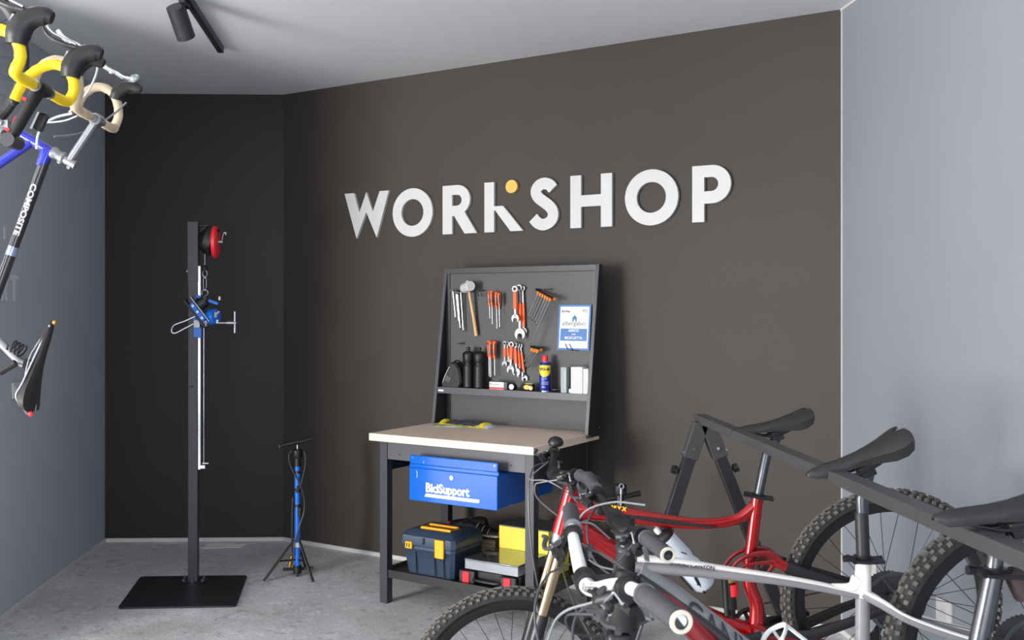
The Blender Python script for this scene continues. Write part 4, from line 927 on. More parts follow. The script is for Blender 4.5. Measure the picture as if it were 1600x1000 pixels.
def shoe(lab, u0, v0, yaw, roll, group):
    t = thing('cycling_shoe', lab, 'shoe', B(u0, v0, LZ + .17), -TH, group)
    R_ = BR @ Matrix.Rotation(yaw, 3, 'Z') @ Matrix.Rotation(roll, 3, 'X'); o = B(u0, v0, LZ + .1715 + .010)
    def q(x, y, z): return o + R_ @ Vector((x, y, z))
    rings = []
    for x, w_, h in ((-.125, .022, .035), (-.115, .032, .062), (-.08, .036, .068), (-.03, .034, .058), (.03, .040, .046), (.08, .045, .036), (.115, .034, .024), (.130, .015, .012)):
        rings.append([q(x, w_ * math.cos(a) * (1 if math.sin(a) > 0 else 1.0), max(0, math.sin(a)) * h + .010) for a in [2 * PI * k / 12 for k in range(12)]])
    b = MB(); b.loft(rings); b.build('upper', 'black', t)
    b = MB(); rings = []
    for x, w_ in ((-.128, .026), (-.09, .036), (-.03, .032), (.04, .044), (.09, .047), (.122, .036), (.136, .014)): rings.append([q(x, w_, 0), q(x, w_, .012), q(x, -w_, .012), q(x, -w_, 0)])
    b.loft(rings); b.build('sole', 'beige_sole', t)
    b = MB()
    for x in (-.02, .02, .06): b.tube(spline([q(x, -.040, .014), q(x + .004, -.030, .040 - x * .1), q(x + .004, .0, .056 - x * .25), q(x, .040, .016)], 5), .006, 8, sq=(1, .5))
    b.build('strap', 'beige_sole', t)
    b = MB(); b.ball(q(.120, 0, .016), .020, 8, (1, 1, .8)); b.build('toe_cap', 'red_plastic', t)
shoe('black and beige cycling shoe with a red toe beside the rear bench leg', .280, .610, PI + .15, 0.0, 'cycling shoes on the dark wicker box')
shoe('black and beige cycling shoe lying nearer the yellow carton', .435, .505, .05, 0.0, 'cycling shoes on the dark wicker box')

# ------------------------------------------------------------------ bicycle parts
def P3(p, y): return Vector((p[0], y, p[1]))
def wheel(root, name, c, y, R, spoke_n=28, rotor=True, cassette=False, tyre_w=.058, knobs=True, rim_m='black', rim_h=.026, near=-1, spin=0.0, tyre_m='rubber', axis=Vector((0, 1, 0)), ref=None):
    """wheel centred at c; part = rim, its tyre, hub, spokes, rotor, cassette are sub-parts. axis points away from the near side"""
    ax = Vector(axis).normalized(); e1 = Vector(ref).normalized() if ref else (Vector((1, 0, 0)) - ax * ax.x).normalized(); e2 = ax.cross(e1).normalized()
    C_ = P3(c, y)
    def pt(a, r, w=0.0): return C_ + (e1 * math.cos(a) + e2 * math.sin(a)) * r + ax * w
    tw = tyre_w / 2; rb = R - tyre_w * .90; n = 72
    def ringmesh(mb, sec):   # sec: list of (r, w)
        m = len(sec); vs = [pt(2 * PI * i / n, r, w) for i in range(n) for r, w in sec]
        fs = [(i * m + k, i * m + (k + 1) % m, ((i + 1) % n) * m + (k + 1) % m, ((i + 1) % n) * m + k) for i in range(n) for k in range(m)]
        mb.add(vs, fs)
    b = MB(); ringmesh(b, [(rb + .004, -.014), (rb + .004, .014), (rb - rim_h * .5, .013), (rb - rim_h, .006), (rb - rim_h, -.006), (rb - rim_h * .5, -.013)])
    rim = b.build(name, rim_m, root)
    b = MB(); sec = [(rb, .011 * math.copysign(1, w_)) for w_ in (-1,)]
    sec = [(rb + .002, -.012)] + [((R - .004 - tw * .95) + tw * .95 * math.sin(a), -tw * math.cos(a)) for a in [(-.18 + (PI + .36) * k / 14) for k in range(15)]] + [(rb + .002, .012)]
    ringmesh(b, sec)
    b.use(1)
    if knobs:
        nk = 84
        for i in range(nk):
            a0 = 2 * PI * i / nk
            for row, (ang, w_, l_, sh) in enumerate(((PI / 2 - .18, .013, .020, 0), (PI / 2 + .18, .013, .020, 0), (PI / 2 - .62, .009, .012, .5), (PI / 2 + .62, .009, .012, .5), (PI / 2 - 1.05, .012, .013, .15), (PI / 2 + 1.05, .012, .013, .15))):
                if row < 2 and i % 2 != row: continue
                a = a0 + sh * 2 * PI / nk
                rr = (R - .005 - tw * .95) + (tw * .95) * math.sin(ang); ww = -tw * math.cos(ang)
                rd = (e1 * math.cos(a) + e2 * math.sin(a)); tg = (-e1 * math.sin(a) + e2 * math.cos(a))
                up_ = (rd * math.sin(ang) - ax * math.cos(ang)).normalized(); sd = up_.cross(tg).normalized()
                o = C_ + rd * rr + ax * ww; h = .0065
                lo = [o + tg * x * l_ / 2 * 1.1 + sd * y_ * w_ / 2 * 1.15 - up_ * .003 for x, y_ in ((-1, -1), (1, -1), (1, 1), (-1, 1))]
                hi = [o + tg * x * l_ / 2 * .8 + sd * y_ * w_ / 2 * .8 + up_ * h for x, y_ in ((-1, -1), (1, -1), (1, 1), (-1, 1))]
                b.add(lo + hi, [(4, 5, 6, 7), (0, 1, 5, 4), (1, 2, 6, 5), (2, 3, 7, 6), (3, 0, 4, 7)])
    ty = b.build('tyre', [tyre_m, 'knob_rubber'], rim)
    b = MB(); b.lathe([(.009, -.052), (.012, -.05), (.030, -.034), (.030, -.030), (.016, -.026), (.016, .026), (.030, .030), (.030, .034), (.012, .05), (.009, .052)], C_, ax, 20); b.build('hub', 'black', rim)
    for i in range(spoke_n):
        side = 1 if i % 2 else -1; cross_ = 1 if (i // 2) % 2 else -1
        a = spin + 2 * PI * i / spoke_n; b = MB(); b.cyl(pt(a + cross_ * 1.1, .029, side * .032), pt(a, rb - rim_h * .8, side * .003), .0012, n=5)
        b.build('spoke', 'alu' if rim_m == 'alu' else 'black', rim)
    if rotor:
        b = MB(); rr = .0915; lo_ = [[pt(2 * PI * k / 60, rr, near * .040)] for k in range(60)]
        sec = [(.100, near * .041), (.100, near * .039), (.089, near * .039), (.089, near * .041)]
        m = 4; nn_ = 60; vs = [pt(2 * PI * i / nn_, r_, w_) for i in range(nn_) for r_, w_ in sec]
        fs = [(i * m + k, i * m + (k + 1) % m, ((i + 1) % nn_) * m + (k + 1) % m, ((i + 1) % nn_) * m + k) for i in range(nn_) for k in range(m) if True]
        b.add(vs, fs)
        for k in range(6): b.bar(pt(2 * PI * k / 6, .086, near * .040), pt(2 * PI * k / 6 + .5, .022, near * .040), .006, .002, up=ax)
        b.build('brake_rotor', 'post_grey', rim)
    if cassette:
        b = MB()
        for k in range(9):
            r_ = .090 - k * .0075; w_ = .022 + k * .0038; nt_ = int(r_ * 480); loop = []
            for j in range(nt_ * 2): q_ = 2 * PI * j / (nt_ * 2); loop.append((math.cos(q_) * (r_ if j % 2 else r_ - .004), math.sin(q_) * (r_ if j % 2 else r_ - .004)))
            b.prism(loop, C_ + ax * w_, e1, e2, .0018)
        b.build('cassette', 'steel_dark', rim)
    return rim

def saddle(root, nose, tail, y, w=.145, m='saddle', L=None, rail_m='black', clamp=None, up=None, thick=.030):
    """saddle from the nose tip to the tail tip, both in the bicycle plane (y)"""
    N_, T_ = P3(nose, y), P3(tail, y); f = (T_ - N_).normalized(); L = (T_ - N_).length
    u = Vector((-f.z, 0, f.x)) if up is None else Vector(up)
    if up is None and u.z < 0: u = -u
    s_ = Vector((0, 1, 0))
    prof = [(0.0, .006, -.005, .005), (.02, .011, -.002, .009), (.07, .0165, .001, .018), (.20, .0195, .000, .021), (.38, .023, -.004, .020), (.52, .033, -.005, .023), (.65, .046, -.003, .028), (.77, .061, .000, .034), (.87, w / 2 - .001, .004, .034), (.94, w / 2, .007, .030), (.985, w / 2 - .010, .008, .020), (1.0, w / 2 - .026, .007, .010)]
    rings = []
    for t, hw, top, th in prof:
        o = N_ + f * L * t; r = []
        for k in range(13):
            x = -1 + 2 * k / 12
            notch = -.018 * max(0, 1 - abs(x) * 3.2) * max(0, (t - .86) / .14)
            groove = -.0035 * max(0, 1 - abs(x) * 4) * (1 if .15 < t else 0)
            drop = -th * .75 * abs(x) ** 2.6
            r.append(o + s_ * hw * x + u * (top + drop + groove) + f * notch * 1.6)
        for k in range(12, -1, -1):
            x = -1 + 2 * k / 12
            notch = -.018 * max(0, 1 - abs(x) * 3.2) * max(0, (t - .86) / .14)
            r.append(o + s_ * hw * x * .94 + u * (top - th * .75 * abs(x) ** 2.6 - th * (.32 + .42 * abs(x) ** 2)) + f * notch * 1.6)
        rings.append(r)
    b = MB(); b.loft(rings); sd = b.build('saddle', m, root)
    b = MB()
    for k in (-1, 1):
        pts = [N_ + f * L * .13 - u * .020 + s_ * .006 * k, N_ + f * L * .30 - u * .040 + s_ * .018 * k, N_ + f * L * .45 - u * .052 + s_ * .022 * k, N_ + f * L * .66 - u * .050 + s_ * .022 * k, N_ + f * L * .80 - u * .028 + s_ * .034 * k, N_ + f * L * .86 - u * .018 + s_ * .04 * k]
        b.tube(spline(pts, 4), .0035, 8)
    b.build('saddle_rails', rail_m, sd)
    cl = N_ + f * L * .53 - u * .056
    b = MB(); b.bar(cl - f * .022 + u * .010, cl + f * .024 + u * .010, .052, .012, up=u); b.bar(cl - f * .018 - u * .006, cl + f * .018 - u * .006, .044, .020, up=u); b.cyl(cl - f * .018 - u * .02, cl - f * .018 + u * .018, .004, n=8); b.build('saddle_clamp', 'black', sd, bevel=.003)
    return cl - u * .012

def lever_set(root, pos, bar_dir, fwd, s=1.0, m='black', name='brake_lever', blade='steel_dark'):
    """clamp, master cylinder, lever blade and shifter pod at pos on the bar; bar_dir points outward to the grip"""
    d = bar_dir.normalized(); f = (fwd - d * fwd.dot(d)).normalized(); dn = d.cross(f).normalized()
    if dn.z > 0: dn = -dn
    b = MB(); b.cyl(pos - d * .010, pos + d * .010, .020, n=18); b.tube([pos + f * .020 - d * .005, pos + f * .040 - d * .03, pos + f * .034 - d * .070], [.011, .014, .009], 12)
    b.tube([pos + f * .034 - d * .070, pos + f * .040 - d * .095], [.006, .0035], 8)
    b.ball(pos + f * .045 + d * .004, .011, 8)
    lv = b.build(name, m, root)
    b = MB(); b.tube(spline([pos + f * .048 + d * .004, pos + f * .066 + d * .022, pos + f * .070 + d * .050, pos + f * .064 + d * .080, pos + f * .070 + d * .095], 4), [.006] + [.0055] * 15 + [.006], 8, sq=(1, .7)); b.build('lever_blade', blade, lv)
    b = MB(); b.tube([pos - d * .022 + dn * .020, pos - d * .030 + dn * .038 + f * .01, pos - d * .012 + dn * .044 + f * .012], [.010, .016, .010], 10); b.tube([pos - d * .010 + dn * .036 - f * .018, pos + d * .022 + dn * .044 - f * .010], [.006, .005], 8, sq=(1, .6)); b.build('shifter', 'black', lv)
    b = MB(); b.cyl(pos + f * .030 - d * .028 - dn * .013, pos + f * .030 - d * .028 - dn * .017, .010, n=14); b.build('reservoir_cap', 'steel_dark', lv)
    b = MB(); b.cyl(pos + f * .020 - dn * .014, pos + f * .020 + dn * .014, .0042, n=8); b.cyl(pos + f * .048 + d * .004 - dn * .012, pos + f * .048 + d * .004 + dn * .012, .0042, n=8); b.bar(pos + f * .020 - dn * .010, pos + f * .048 + d * .004 - dn * .010, .004, .003); b.build('clamp_bolts', 'chrome', lv)
    b = MB(); b.tube(spline([pos - d * .026 + dn * .024 - f * .006, pos - d * .010 + dn * .052 - f * .004, pos + d * .012 + dn * .058 + f * .004], 4), .0042, 8, sq=(1.6, .6)); b.build('thumb_lever', 'alu', lv)

def grip(root, p0, p1, m='grip', end='grip', r=.0165):
    d = (p1 - p0).normalized(); L = (p1 - p0).length; pts, R_ = [], []
    for i in range(25):
        pts.append(p0 + d * L * i / 24); R_.append(r + (.0012 if i % 2 else -.0004) * (1 if 3 < i < 21 else 0))
    R_[0] = r * .95; R_[-1] = r * 1.08; R_[-2] = r * 1.1
    b = MB(); b.tube(pts, R_, 20); g = b.build('grip', m, root)
    b = MB(); b.lathe([(r * .98, 0), (r * .98, .003), (r * .62, .004), (r * .60, -.006), (0, -.006)], p1 - d * .0005, d, 24)
    b.build('end_cap', end, g)
    b = MB(); b.cyl(p0 - d * .006, p0 + d * .002, r * 1.12, n=20); b.build('lock_ring', 'alu', g)
    return g

def mtb_bar(root, pts, grips, m='black', levers=True, clamp_i=None, gm='grip', em='grip'):
    """pts: near end ... far end (first is the near grip end)"""
    P_ = spline(pts, 8); n = len(P_)
    b = MB(); b.tube(P_, [.0115 + .0045 * max(0, 1 - abs(i / (n - 1) - .5) * 4.5) for i in range(n)], 16); b.build('handlebar', m, root)
    for a, c, e_ in grips: grip(root, a, c, gm, e_)

def cable(root, pts, m='cable_black', r=.0025, name='brake_hose', n=6):
    b = MB(); b.tube(spline(pts, n), r, 8); b.build(name, m, root)

def fork(root, crown, axle, y, r_st, st_m, low_m, split, half=.066, brace=True, off=.02):
    """crown, axle: 2D points in the bicycle plane; split: fraction where the lowers begin"""
    a, c = P3(crown, y), P3(axle, y); d = (c - a).normalized()
    b = MB(); b.bar(a + Vector((0, -half, 0)), a + Vector((0, half, 0)), .050, .040, up=-d); b.bar(a - d * .045, a + d * .02, .045, .045, up=(0, 1, 0)); b.build('fork_crown', low_m, root, bevel=.008)
    for k in (-1, 1):
        o = Vector((0, k * half, 0)); mid = a + (c - a) * split + o
        b = MB(); b.cyl(a - d * .025 + o, mid + d * .05, r_st, n=20); b.build('stanchion', st_m, root)
        b = MB(); b.tube([mid - d * .004, mid + d * .012, mid + d * .10, c + o - d * .05, c + o], [r_st * 1.16, r_st * 1.32, r_st * 1.28, r_st * 1.1, r_st * .95], 18); b.build('fork_leg', low_m, root)
        b = MB(); b.cyl(a - d * .032 + o, a - d * .024 + o, r_st * .9, n=16); b.build('fork_cap', 'steel_dark', root)
    m_ = a + (c - a) * split + d * .02
    fw = Vector((d.z, 0, -d.x)); fw = fw if fw.x < 0 else -fw
    b = MB(); b.tube(spline([m_ - Vector((0, half, 0)), m_ - Vector((0, half * .8, 0)) - d * .045 + fw * .022, m_ - d * .058 + fw * .03, m_ + Vector((0, half * .8, 0)) - d * .045 + fw * .022, m_ + Vector((0, half, 0))], 6), .011, 12, sq=(1, .8)); b.build('fork_arch', low_m, root)
    b = MB(); b.cyl(c - Vector((0, half + .012, 0)), c + Vector((0, half + .012, 0)), .009, n=14); b.build('thru_axle', 'black', root)

def crankset(root, bb, y, ang, L=.172, ring_r=.066, m='black', pedal=True):
    b0 = P3(bb, y)
    b = MB(); b.cyl(b0 - Vector((0, .070, 0)), b0 + Vector((0, .070, 0)), .018, n=20); b.build('crank_axle', 'alu', root)
    b = MB(); loop = []
    for j in range(68): q_ = 2 * PI * j / 68; loop.append((math.cos(q_) * (ring_r if j % 2 else ring_r - .004), math.sin(q_) * (ring_r if j % 2 else ring_r - .004)))
    b.flat([loop, circ(0, 0, ring_r * .72, 30)], b0 + Vector((0, .052, 0)), (1, 0, 0), (0, 0, 1), .003); 
    for k in range(4): a = k * PI / 2 + .4; b.bar(b0 + Vector((0, .051, 0)), b0 + Vector((math.cos(a) * ring_r * .8, .051, math.sin(a) * ring_r * .8)), .004, .014, up=(math.cos(a + PI / 2), 0, math.sin(a + PI / 2)))
    b.build('chainring', 'steel_dark', root)
    for k, (sy, a) in enumerate(((-1, ang), (1, ang + PI))):
        e_ = b0 + Vector((math.cos(a) * L, sy * .078, math.sin(a) * L)); o = b0 + Vector((0, sy * .068, 0))
        b = MB(); b.tube([o, o + (e_ - o) * .5, e_], [.019, .014, .014], 14, sq=(1, .6), up=(-math.sin(a), 0, math.cos(a))); b.build('crank_arm', m, root)
        if pedal:
            c = e_ + Vector((0, sy * .060, 0)); b = MB(); b.cyl(e_, c + Vector((0, sy * .045, 0)), .007, n=10); b.box(c, (.095, .09, .016)); b.build('pedal', m, root, bevel=.004)

def chain(root, a, ra, c, rc, y, m='steel_dark'):
    a, c = P3(a, y), P3(c, y)
    b = MB()
    for s_ in (1, -1): b.tube([a + Vector((0, 0, s_ * ra)), c + Vector((0, 0, s_ * rc))], .0038, 6, sq=(1, .7))
    b.build('chain', m, root)

def derailleur(root, ax_, y, m='black'):
    a = P3(ax_, y); b = MB(); b.tube([a + Vector((0, .045, -.01)), a + Vector((.018, .062, -.045)), a + Vector((.0, .066, -.075))], [.010, .013, .010], 10)
    b.bar(a + Vector((0, .058, -.075)), a + Vector((-.03, .058, -.155)), .006, .022, up=(1, 0, 0))
    for o in ((0, .058, -.078), (-.028, .058, -.15)): b.cyl(a + Vector(o) - Vector((0, .005, 0)), a + Vector(o) + Vector((0, .005, 0)), .021, n=16)
    b.build('derailleur', m, root)

def tubes2(mb, pts, y, r, n=16, sq=(1, 1), smooth_n=0):
    P_ = [P3(p, y) for p in pts]
    if smooth_n: P_ = spline(P_, smooth_n)
    R_ = r if not isinstance(r, (list, tuple)) else r
    if isinstance(r, (list, tuple)) and len(r) != len(P_):
        m = len(P_); k = len(r) - 1; R_ = []
        for i in range(m):
            t = i / (m - 1) * k; j = min(int(t), k - 1); R_.append(r[j] + (r[j + 1] - r[j]) * (t - j))
    mb.tube(P_, R_, n, sq=sq, up=(0, 1, 0)); return mb

def collar(root, p, d, y, m='black', lever=True):
    c = P3(p, y); d = Vector((d[0], 0, d[1])).normalized(); s_ = Vector((0, 1, 0)); f = d.cross(s_).normalized()
    b = MB(); b.cyl(c - d * .008, c + d * .008, .0225, n=24)
    if lever:
        b.cyl(c + f * .030 - s_ * .03, c + f * .030 + s_ * .02, .007, n=10); b.tube([c + f * .030 - s_ * .034, c + f * .006 - s_ * .042, c - f * .040 - s_ * .030], [.007, .006, .008], 10, sq=(1, .7))
        b.tube([c + f * .02, c + f * .048], [.008, .009], 12); b.tube([c - f * .02, c - f * .048], [.006, .009], 12)
    b.build('seat_collar', m, root)

# ------------------------------------------------------------------ red full suspension bicycle, farthest in the rack
Y1 = 3.387
r1 = thing('mountain_bike', 'red full suspension mountain bike hanging by its saddle, farthest along the rack', 'bicycle', (P3((1.032, 0.593), Y1).x, Y1, 0), 0, 'mountain bikes in the saddle rack')
wheel(r1, 'rear_wheel', (1.488, 0.700), Y1, .370, cassette=True, spin=.1)
wheel(r1, 'front_wheel', (0.226, .371), Y1, .370, spin=.2)
b = MB()
tubes2(b, [(0.419, 1.076), (0.378, 0.917)], Y1, [.027, .031], 20)
tubes2(b, [(0.415, 0.999), (0.527, 0.990), (0.731, 0.960), (0.860, 0.950), (0.968, 0.965), (1.034, 1.012)], Y1, [.034, .030, .023, .019, .018, .021], 18, (.72, 1), 4)
tubes2(b, [(0.396, 0.954), (0.538, 0.870), (0.740, 0.722), (0.882, 0.638), (1.015, 0.582)], Y1, [.036, .034, .029, .030, .034], 18, (.85, 1), 4)
tubes2(b, [(1.041, 1.040), (1.024, 0.904), (1.011, 0.801), (1.015, 0.743), (1.037, 0.679), (1.037, 0.593)], Y1, [.021, .020, .020, .023, .024, .028], 18, (.9, 1), 4)
b.cyl(P3((1.032, 0.593), Y1) - Vector((0, .045, 0)), P3((1.032, 0.593), Y1) + Vector((0, .045, 0)), .030, n=24)
b.build('frame', 'red', r1)
b = MB(); tubes2(b, [(0.559, 0.986), (0.731, 0.962), (0.903, 0.941)], Y1 - .0185, [.002, .0042, .0015], 8, (1, 2.0), 4); b.build('black_stripe', 'matt_black', r1)
b = MB(); e_ = (P3((0.645, 0.973), Y1) - P3((0.516, 0.993), Y1)).normalized(); b.text('DAILY X', .018, P3((0.525, 1.010), Y1 - .032), e_, Vector((-e_.z, 0, e_.x)), .001, bold=.0008); b.build('yellow_lettering', 'yellow_print', r1, smooth=False)
# rocker link, shock, swing arm
for k in (-1, 1):
    s_ = Y1 + k * .034
    b = MB(); tubes2(b, [(0.938, 0.801), (0.968, 0.836), (1.015, 0.857), (1.071, 0.857), (1.105, 0.836)], s_, [.006, .007, .008, .012, .014], 12, (.6, 1), 4)
    tubes2(b, [(0.946, 0.797), (0.989, 0.818), (1.037, 0.827), (1.088, 0.831)], s_, [.004, .005, .006, .009], 10, (.6, 1), 3)
    tubes2(b, [(1.086, 0.823), (1.062, 0.793)], s_, [.010, .006], 10, (.45, 1)); b.build('rocker_link', 'red_dark', r1)
    b = MB(); b.cyl(P3((1.097, 0.831), s_ + k * .004), P3((1.097, 0.831), s_ + k * .010), .0105, n=20); b.build('pivot_bolt', 'alu', r1)
    b = MB(); b.cyl(P3((1.097, 0.831), s_ + k * .009), P3((1.097, 0.831), s_ + k * .011), .0065, n=6); b.build('pivot_socket', 'matt_black', r1)
    s2 = Y1 + k * .040
    b = MB(); tubes2(b, [(1.084, 0.836), (1.127, 0.814)], s2, [.018, .017], 12, (.7, 1)); b.build('stay_yoke', 'red', r1)
    b = MB(); b.tube([P3((1.123, 0.816), s2), P3((1.209, 0.784), s2 + k * .012), P3((1.376, 0.737), s2 + k * .028), P3((1.488, 0.700), s2 + k * .026)], [.020, .020, .015, .012], 14, up=(0, 1, 0), sq=(.6, 1)); b.build('seat_stay', 'black', r1)
    b = MB(); b.tube([P3((1.067, 0.582), s2 - k * .006), P3((1.209, 0.593), s2 + k * .012), P3((1.355, 0.651), s2 + k * .026), P3((1.488, 0.700), s2 + k * .026)], [.018, .019, .016, .012], 14, up=(0, 1, 0), sq=(.6, 1)); b.build('chain_stay', 'black', r1)
b = MB(); b.bar(P3((1.123, 0.810), Y1 - .045), P3((1.123, 0.810), Y1 + .045), .022, .02); b.build('stay_bridge', 'black', r1)
b = MB(); tubes2(b, [(1.054, 0.578), (1.247, 0.573)], Y1 - .050, [.014, .007], 10, (.5, 1)); b.build('chainstay_guard', 'red_dark', r1)
b = MB(); tubes2(b, [(0.940, 0.784), (0.948, 0.668)], Y1, [.021, .0225], 18); tubes2(b, [(0.948, 0.672), (0.957, 0.593)], Y1, [.016, .014], 16); b.build('shock_body', 'black', r1)
b = MB(); tubes2(b, [(0.951, 0.750), (0.953, 0.711)], Y1 + .0, [.0235, .0235], 20); b.build('shock_decal', 'red_plastic', r1)
b = MB(); tubes2(b, [(0.927, 0.778), (0.935, 0.646)], Y1 - .012, .010, 12); b.build('shock_reservoir', 'black', r1)
b = MB(); tubes2(b, [(0.944, 0.769), (0.946, 0.758)], Y1, .0225, 18); b.build('shock_ring', 'brass', r1)
# seat post, saddle
cl1 = saddle(r1, (0.951, 1.268), (1.211, 1.335), Y1, .142)
b = MB(); b.tube([P3((1.041, 1.036), Y1), P3((1.075, 1.205), Y1), cl1], .0158, 20); b.build('seat_post', 'post_grey', r1)
collar(r1, (1.042, 1.044), (.17, 1), Y1)
# front end
fork(r1, (0.370, 0.872), (0.226, .371), Y1, .0178, 'gold_metal', 'steel_black', .42)
b = MB(); b.tube([P3((0.378, 0.917), Y1), P3((0.370, 0.883), Y1)], [.030, .026], 20); b.build('lower_headset', 'alu', r1)
ctr = P3((0.357, 1.117), Y1); st_ = P3((0.424, 1.098), Y1)
b = MB(); b.tube([P3((0.419, 1.072), Y1), P3((0.430, 1.124), Y1)], [.026, .020], 18); b.tube([st_, ctr], [.020, .021], 14); b.cyl(ctr - Vector((0, .026, 0)), ctr + Vector((0, .026, 0)), .0235, n=22); b.build('stem', 'black', r1)
ne, fe = Vector((.440, 3.00, 1.158)), Vector((.392, 3.74, 1.175))
bp = [ne, Vector((.412, 3.12, 1.156)), Vector((.378, 3.25, 1.140)), ctr + Vector((0, -.04, 0)), ctr + Vector((0, .04, 0)), Vector((.366, 3.52, 1.145)), Vector((.382, 3.62, 1.170)), fe]
mtb_bar(r1, bp, [(Vector((.410, 3.125, 1.156)), ne, 'black'), (Vector((.382, 3.62, 1.170)), fe, 'black')])
FW = Vector((-1, 0, -.25))
lever_set(r1, Vector((.400, 3.165, 1.151)), ne - bp[2], FW)
lever_set(r1, Vector((.376, 3.585, 1.162)), fe - bp[5], FW)
b = MB(); b.lathe([(.0, -.006), (.026, -.006), (.028, 0), (.024, .012), (.012, .020), (0, .021)], Vector((.385, 3.60, 1.196)), (0, -.3, 1), 20); b.build('bell', 'black', r1)
cable(r1, [Vector((.34, 3.50, 1.14)), Vector((.29, 3.47, 1.12)), Vector((.275, 3.44, 1.02)), Vector((.285, 3.42, .85)), Vector((.31, 3.40, .70)), Vector((.32, 3.36, .60)), Vector((.28, 3.33, .46))], 'cable_black', .0028)
cable(r1, [Vector((.35, 3.20, 1.13)), Vector((.30, 3.24, 1.115)), Vector((.285, 3.30, 1.095)), Vector((.30, 3.36, 1.04)), Vector((.38, 3.38, .97)), Vector((.45, 3.35, .93))], 'cable_grey', .0026)
cable(r1, [Vector((.35, 3.52, 1.14)), Vector((.28, 3.46, 1.09)), Vector((.33, 3.36, 1.10)), Vector((.39, 3.33, 1.07)), Vector((.43, 3.35, 1.03))], 'cable_grey', .0026)
b = MB(); b.tube([Vector((.385, 3.33, 1.11)), Vector((.376, 3.33, 1.06)), Vector((.37, 3.335, 1.035))], .006, 8, sq=(1, .5)); b.build('hanging_tag_strap', 'matt_black', r1)
crankset(r1, (1.032, 0.593), Y1, PI + .15)
chain(r1, (1.032, 0.593), .066, (1.488, 0.700), .050, Y1 + .05)
derailleur(r1, (1.488, 0.700), Y1)
# bottle on the red down tube
bt = thing('water_bottle', 'milky plastic water bottle with a black lid held on the red bicycle', 'bottle', P3((0.796, 0.814), Y1))
e0, e1_ = P3((0.725, 0.904), Y1), P3((0.869, 0.743), Y1); dd = (e1_ - e0).normalized(); Lb = (e1_ - e0).length
b = MB(); b.lathe([(.030, 0), (.038, .006), (.039, Lb * .42), (.035, Lb * .5), (.040, Lb * .58), (.040, Lb - .012), (.032, Lb), (0, Lb)], e0, dd, 28); b.build('body', 'milk', bt)
b = MB(); b.lathe([(0, -.022), (.018, -.022), (.032, -.012), (.0375, -.006), (.0375, .010), (.034, .012)], e0, dd, 28); b.build('lid', 'black', bt)
b = MB(); b.lathe([(0, -.042), (.009, -.042), (.011, -.036), (.010, -.022)], e0, dd, 16); b.build('spout', 'white', bt)
sdv = dd.cross(Vector((0, 1, 0))).normalized()
b = MB()
for q_, o_, l_, an in ((.30, .012, .035, .5), (.34, -.010, .022, -.9), (.72, .0, .05, .9), (.80, .016, .03, .2), (.88, -.012, .03, .7), (.78, -.016, .028, -.2)):
    c_ = e0 + dd * Lb * q_ + sdv * o_ - Vector((0, .0355, 0)); dq = (dd * math.cos(an) + sdv * math.sin(an)) * l_ / 2; b.bar(c_ - dq, c_ + dq, .004, .003, up=(0, 1, 0))
b.build('dark_markings', 'ink', bt)
b = MB(); q0, q1 = e0 + dd * Lb * .45, e0 + dd * (Lb + .004)
dnv = -sdv if sdv.z > 0 else sdv
b.tube(spline([q0 - Vector((0, .040, 0)), e0 + dd * Lb * .72 - Vector((0, .041, 0)) + dnv * .010, q1 + dnv * .02 - Vector((0, .02, 0)), q1 + dnv * .02 + Vector((0, .02, 0)), e0 + dd * Lb * .72 + Vector((0, .041, 0)) + dnv * .010, q0 + Vector((0, .040, 0))], 5), .004, 8)
b.bar(e0 + dd * Lb * .2 + dnv * .045, e0 + dd * Lb * .9 + dnv * .045, .020, .006, up=dnv); b.build('bottle_cage', 'black', r1)

# ------------------------------------------------------------------ grey and white hardtail in the middle
Y2 = 2.55
r2 = thing('mountain_bike', 'grey and white hardtail mountain bike in the middle of the rack', 'bicycle', (P3((1.044, 0.592), Y2).x, Y2, 0), 0, 'mountain bikes in the saddle rack')
wheel(r2, 'rear_wheel', (1.473, 0.805), Y2, .370, cassette=True, spin=.3)
wheel(r2, 'front_wheel', (.402, .371), Y2, .370, spin=.15)
def two_tone(mb):   # white upper faces
    vs = mb.v
    for i, f in enumerate(mb.f):
        a, c, d = vs[f[0]], vs[f[1]], vs[f[2]]; n = (c - a).cross(d - a)
        mb.mi[i] = 0
    return mb
b = MB(); tubes2(b, [(0.450, 1.064), (0.442, 0.967)], Y2, [.024, .027], 20); b.build('head_tube', 'matt_black', r2)
b = MB()
tubes2(b, [(0.470, 1.022), (0.680, 1.003), (0.842, 0.984), (0.955, 0.964), (1.044, 0.948)], Y2, [.026, .021, .017, .015, .017], 18, (.95, .62), 5)
tubes2(b, [(0.470, 0.992), (0.550, 0.948), (0.729, 0.818), (1.044, 0.592)], Y2, [.056, .041, .034, .034], 20, (.70, 1), 5)
tubes2(b, [(1.049, 0.956), (1.046, 0.592)], Y2, [.0175, .018], 18)
b.cyl(P3((1.044, 0.592), Y2) - Vector((0, .037, 0)), P3((1.044, 0.592), Y2) + Vector((0, .037, 0)), .024, n=24)
b.build('frame', 'canyon_grey', r2)
b = MB(); P_ = []
tubes2(b, [(0.476, 1.042), (0.583, 1.034), (0.680, 1.019), (0.842, 0.995), (0.955, 0.974), (1.036, 0.954)], Y2, [.022, .019, .016, .013, .012, .014], 14, (1.05, .42), 5); b.build('white_top_stripe', 'canyon_white', r2)
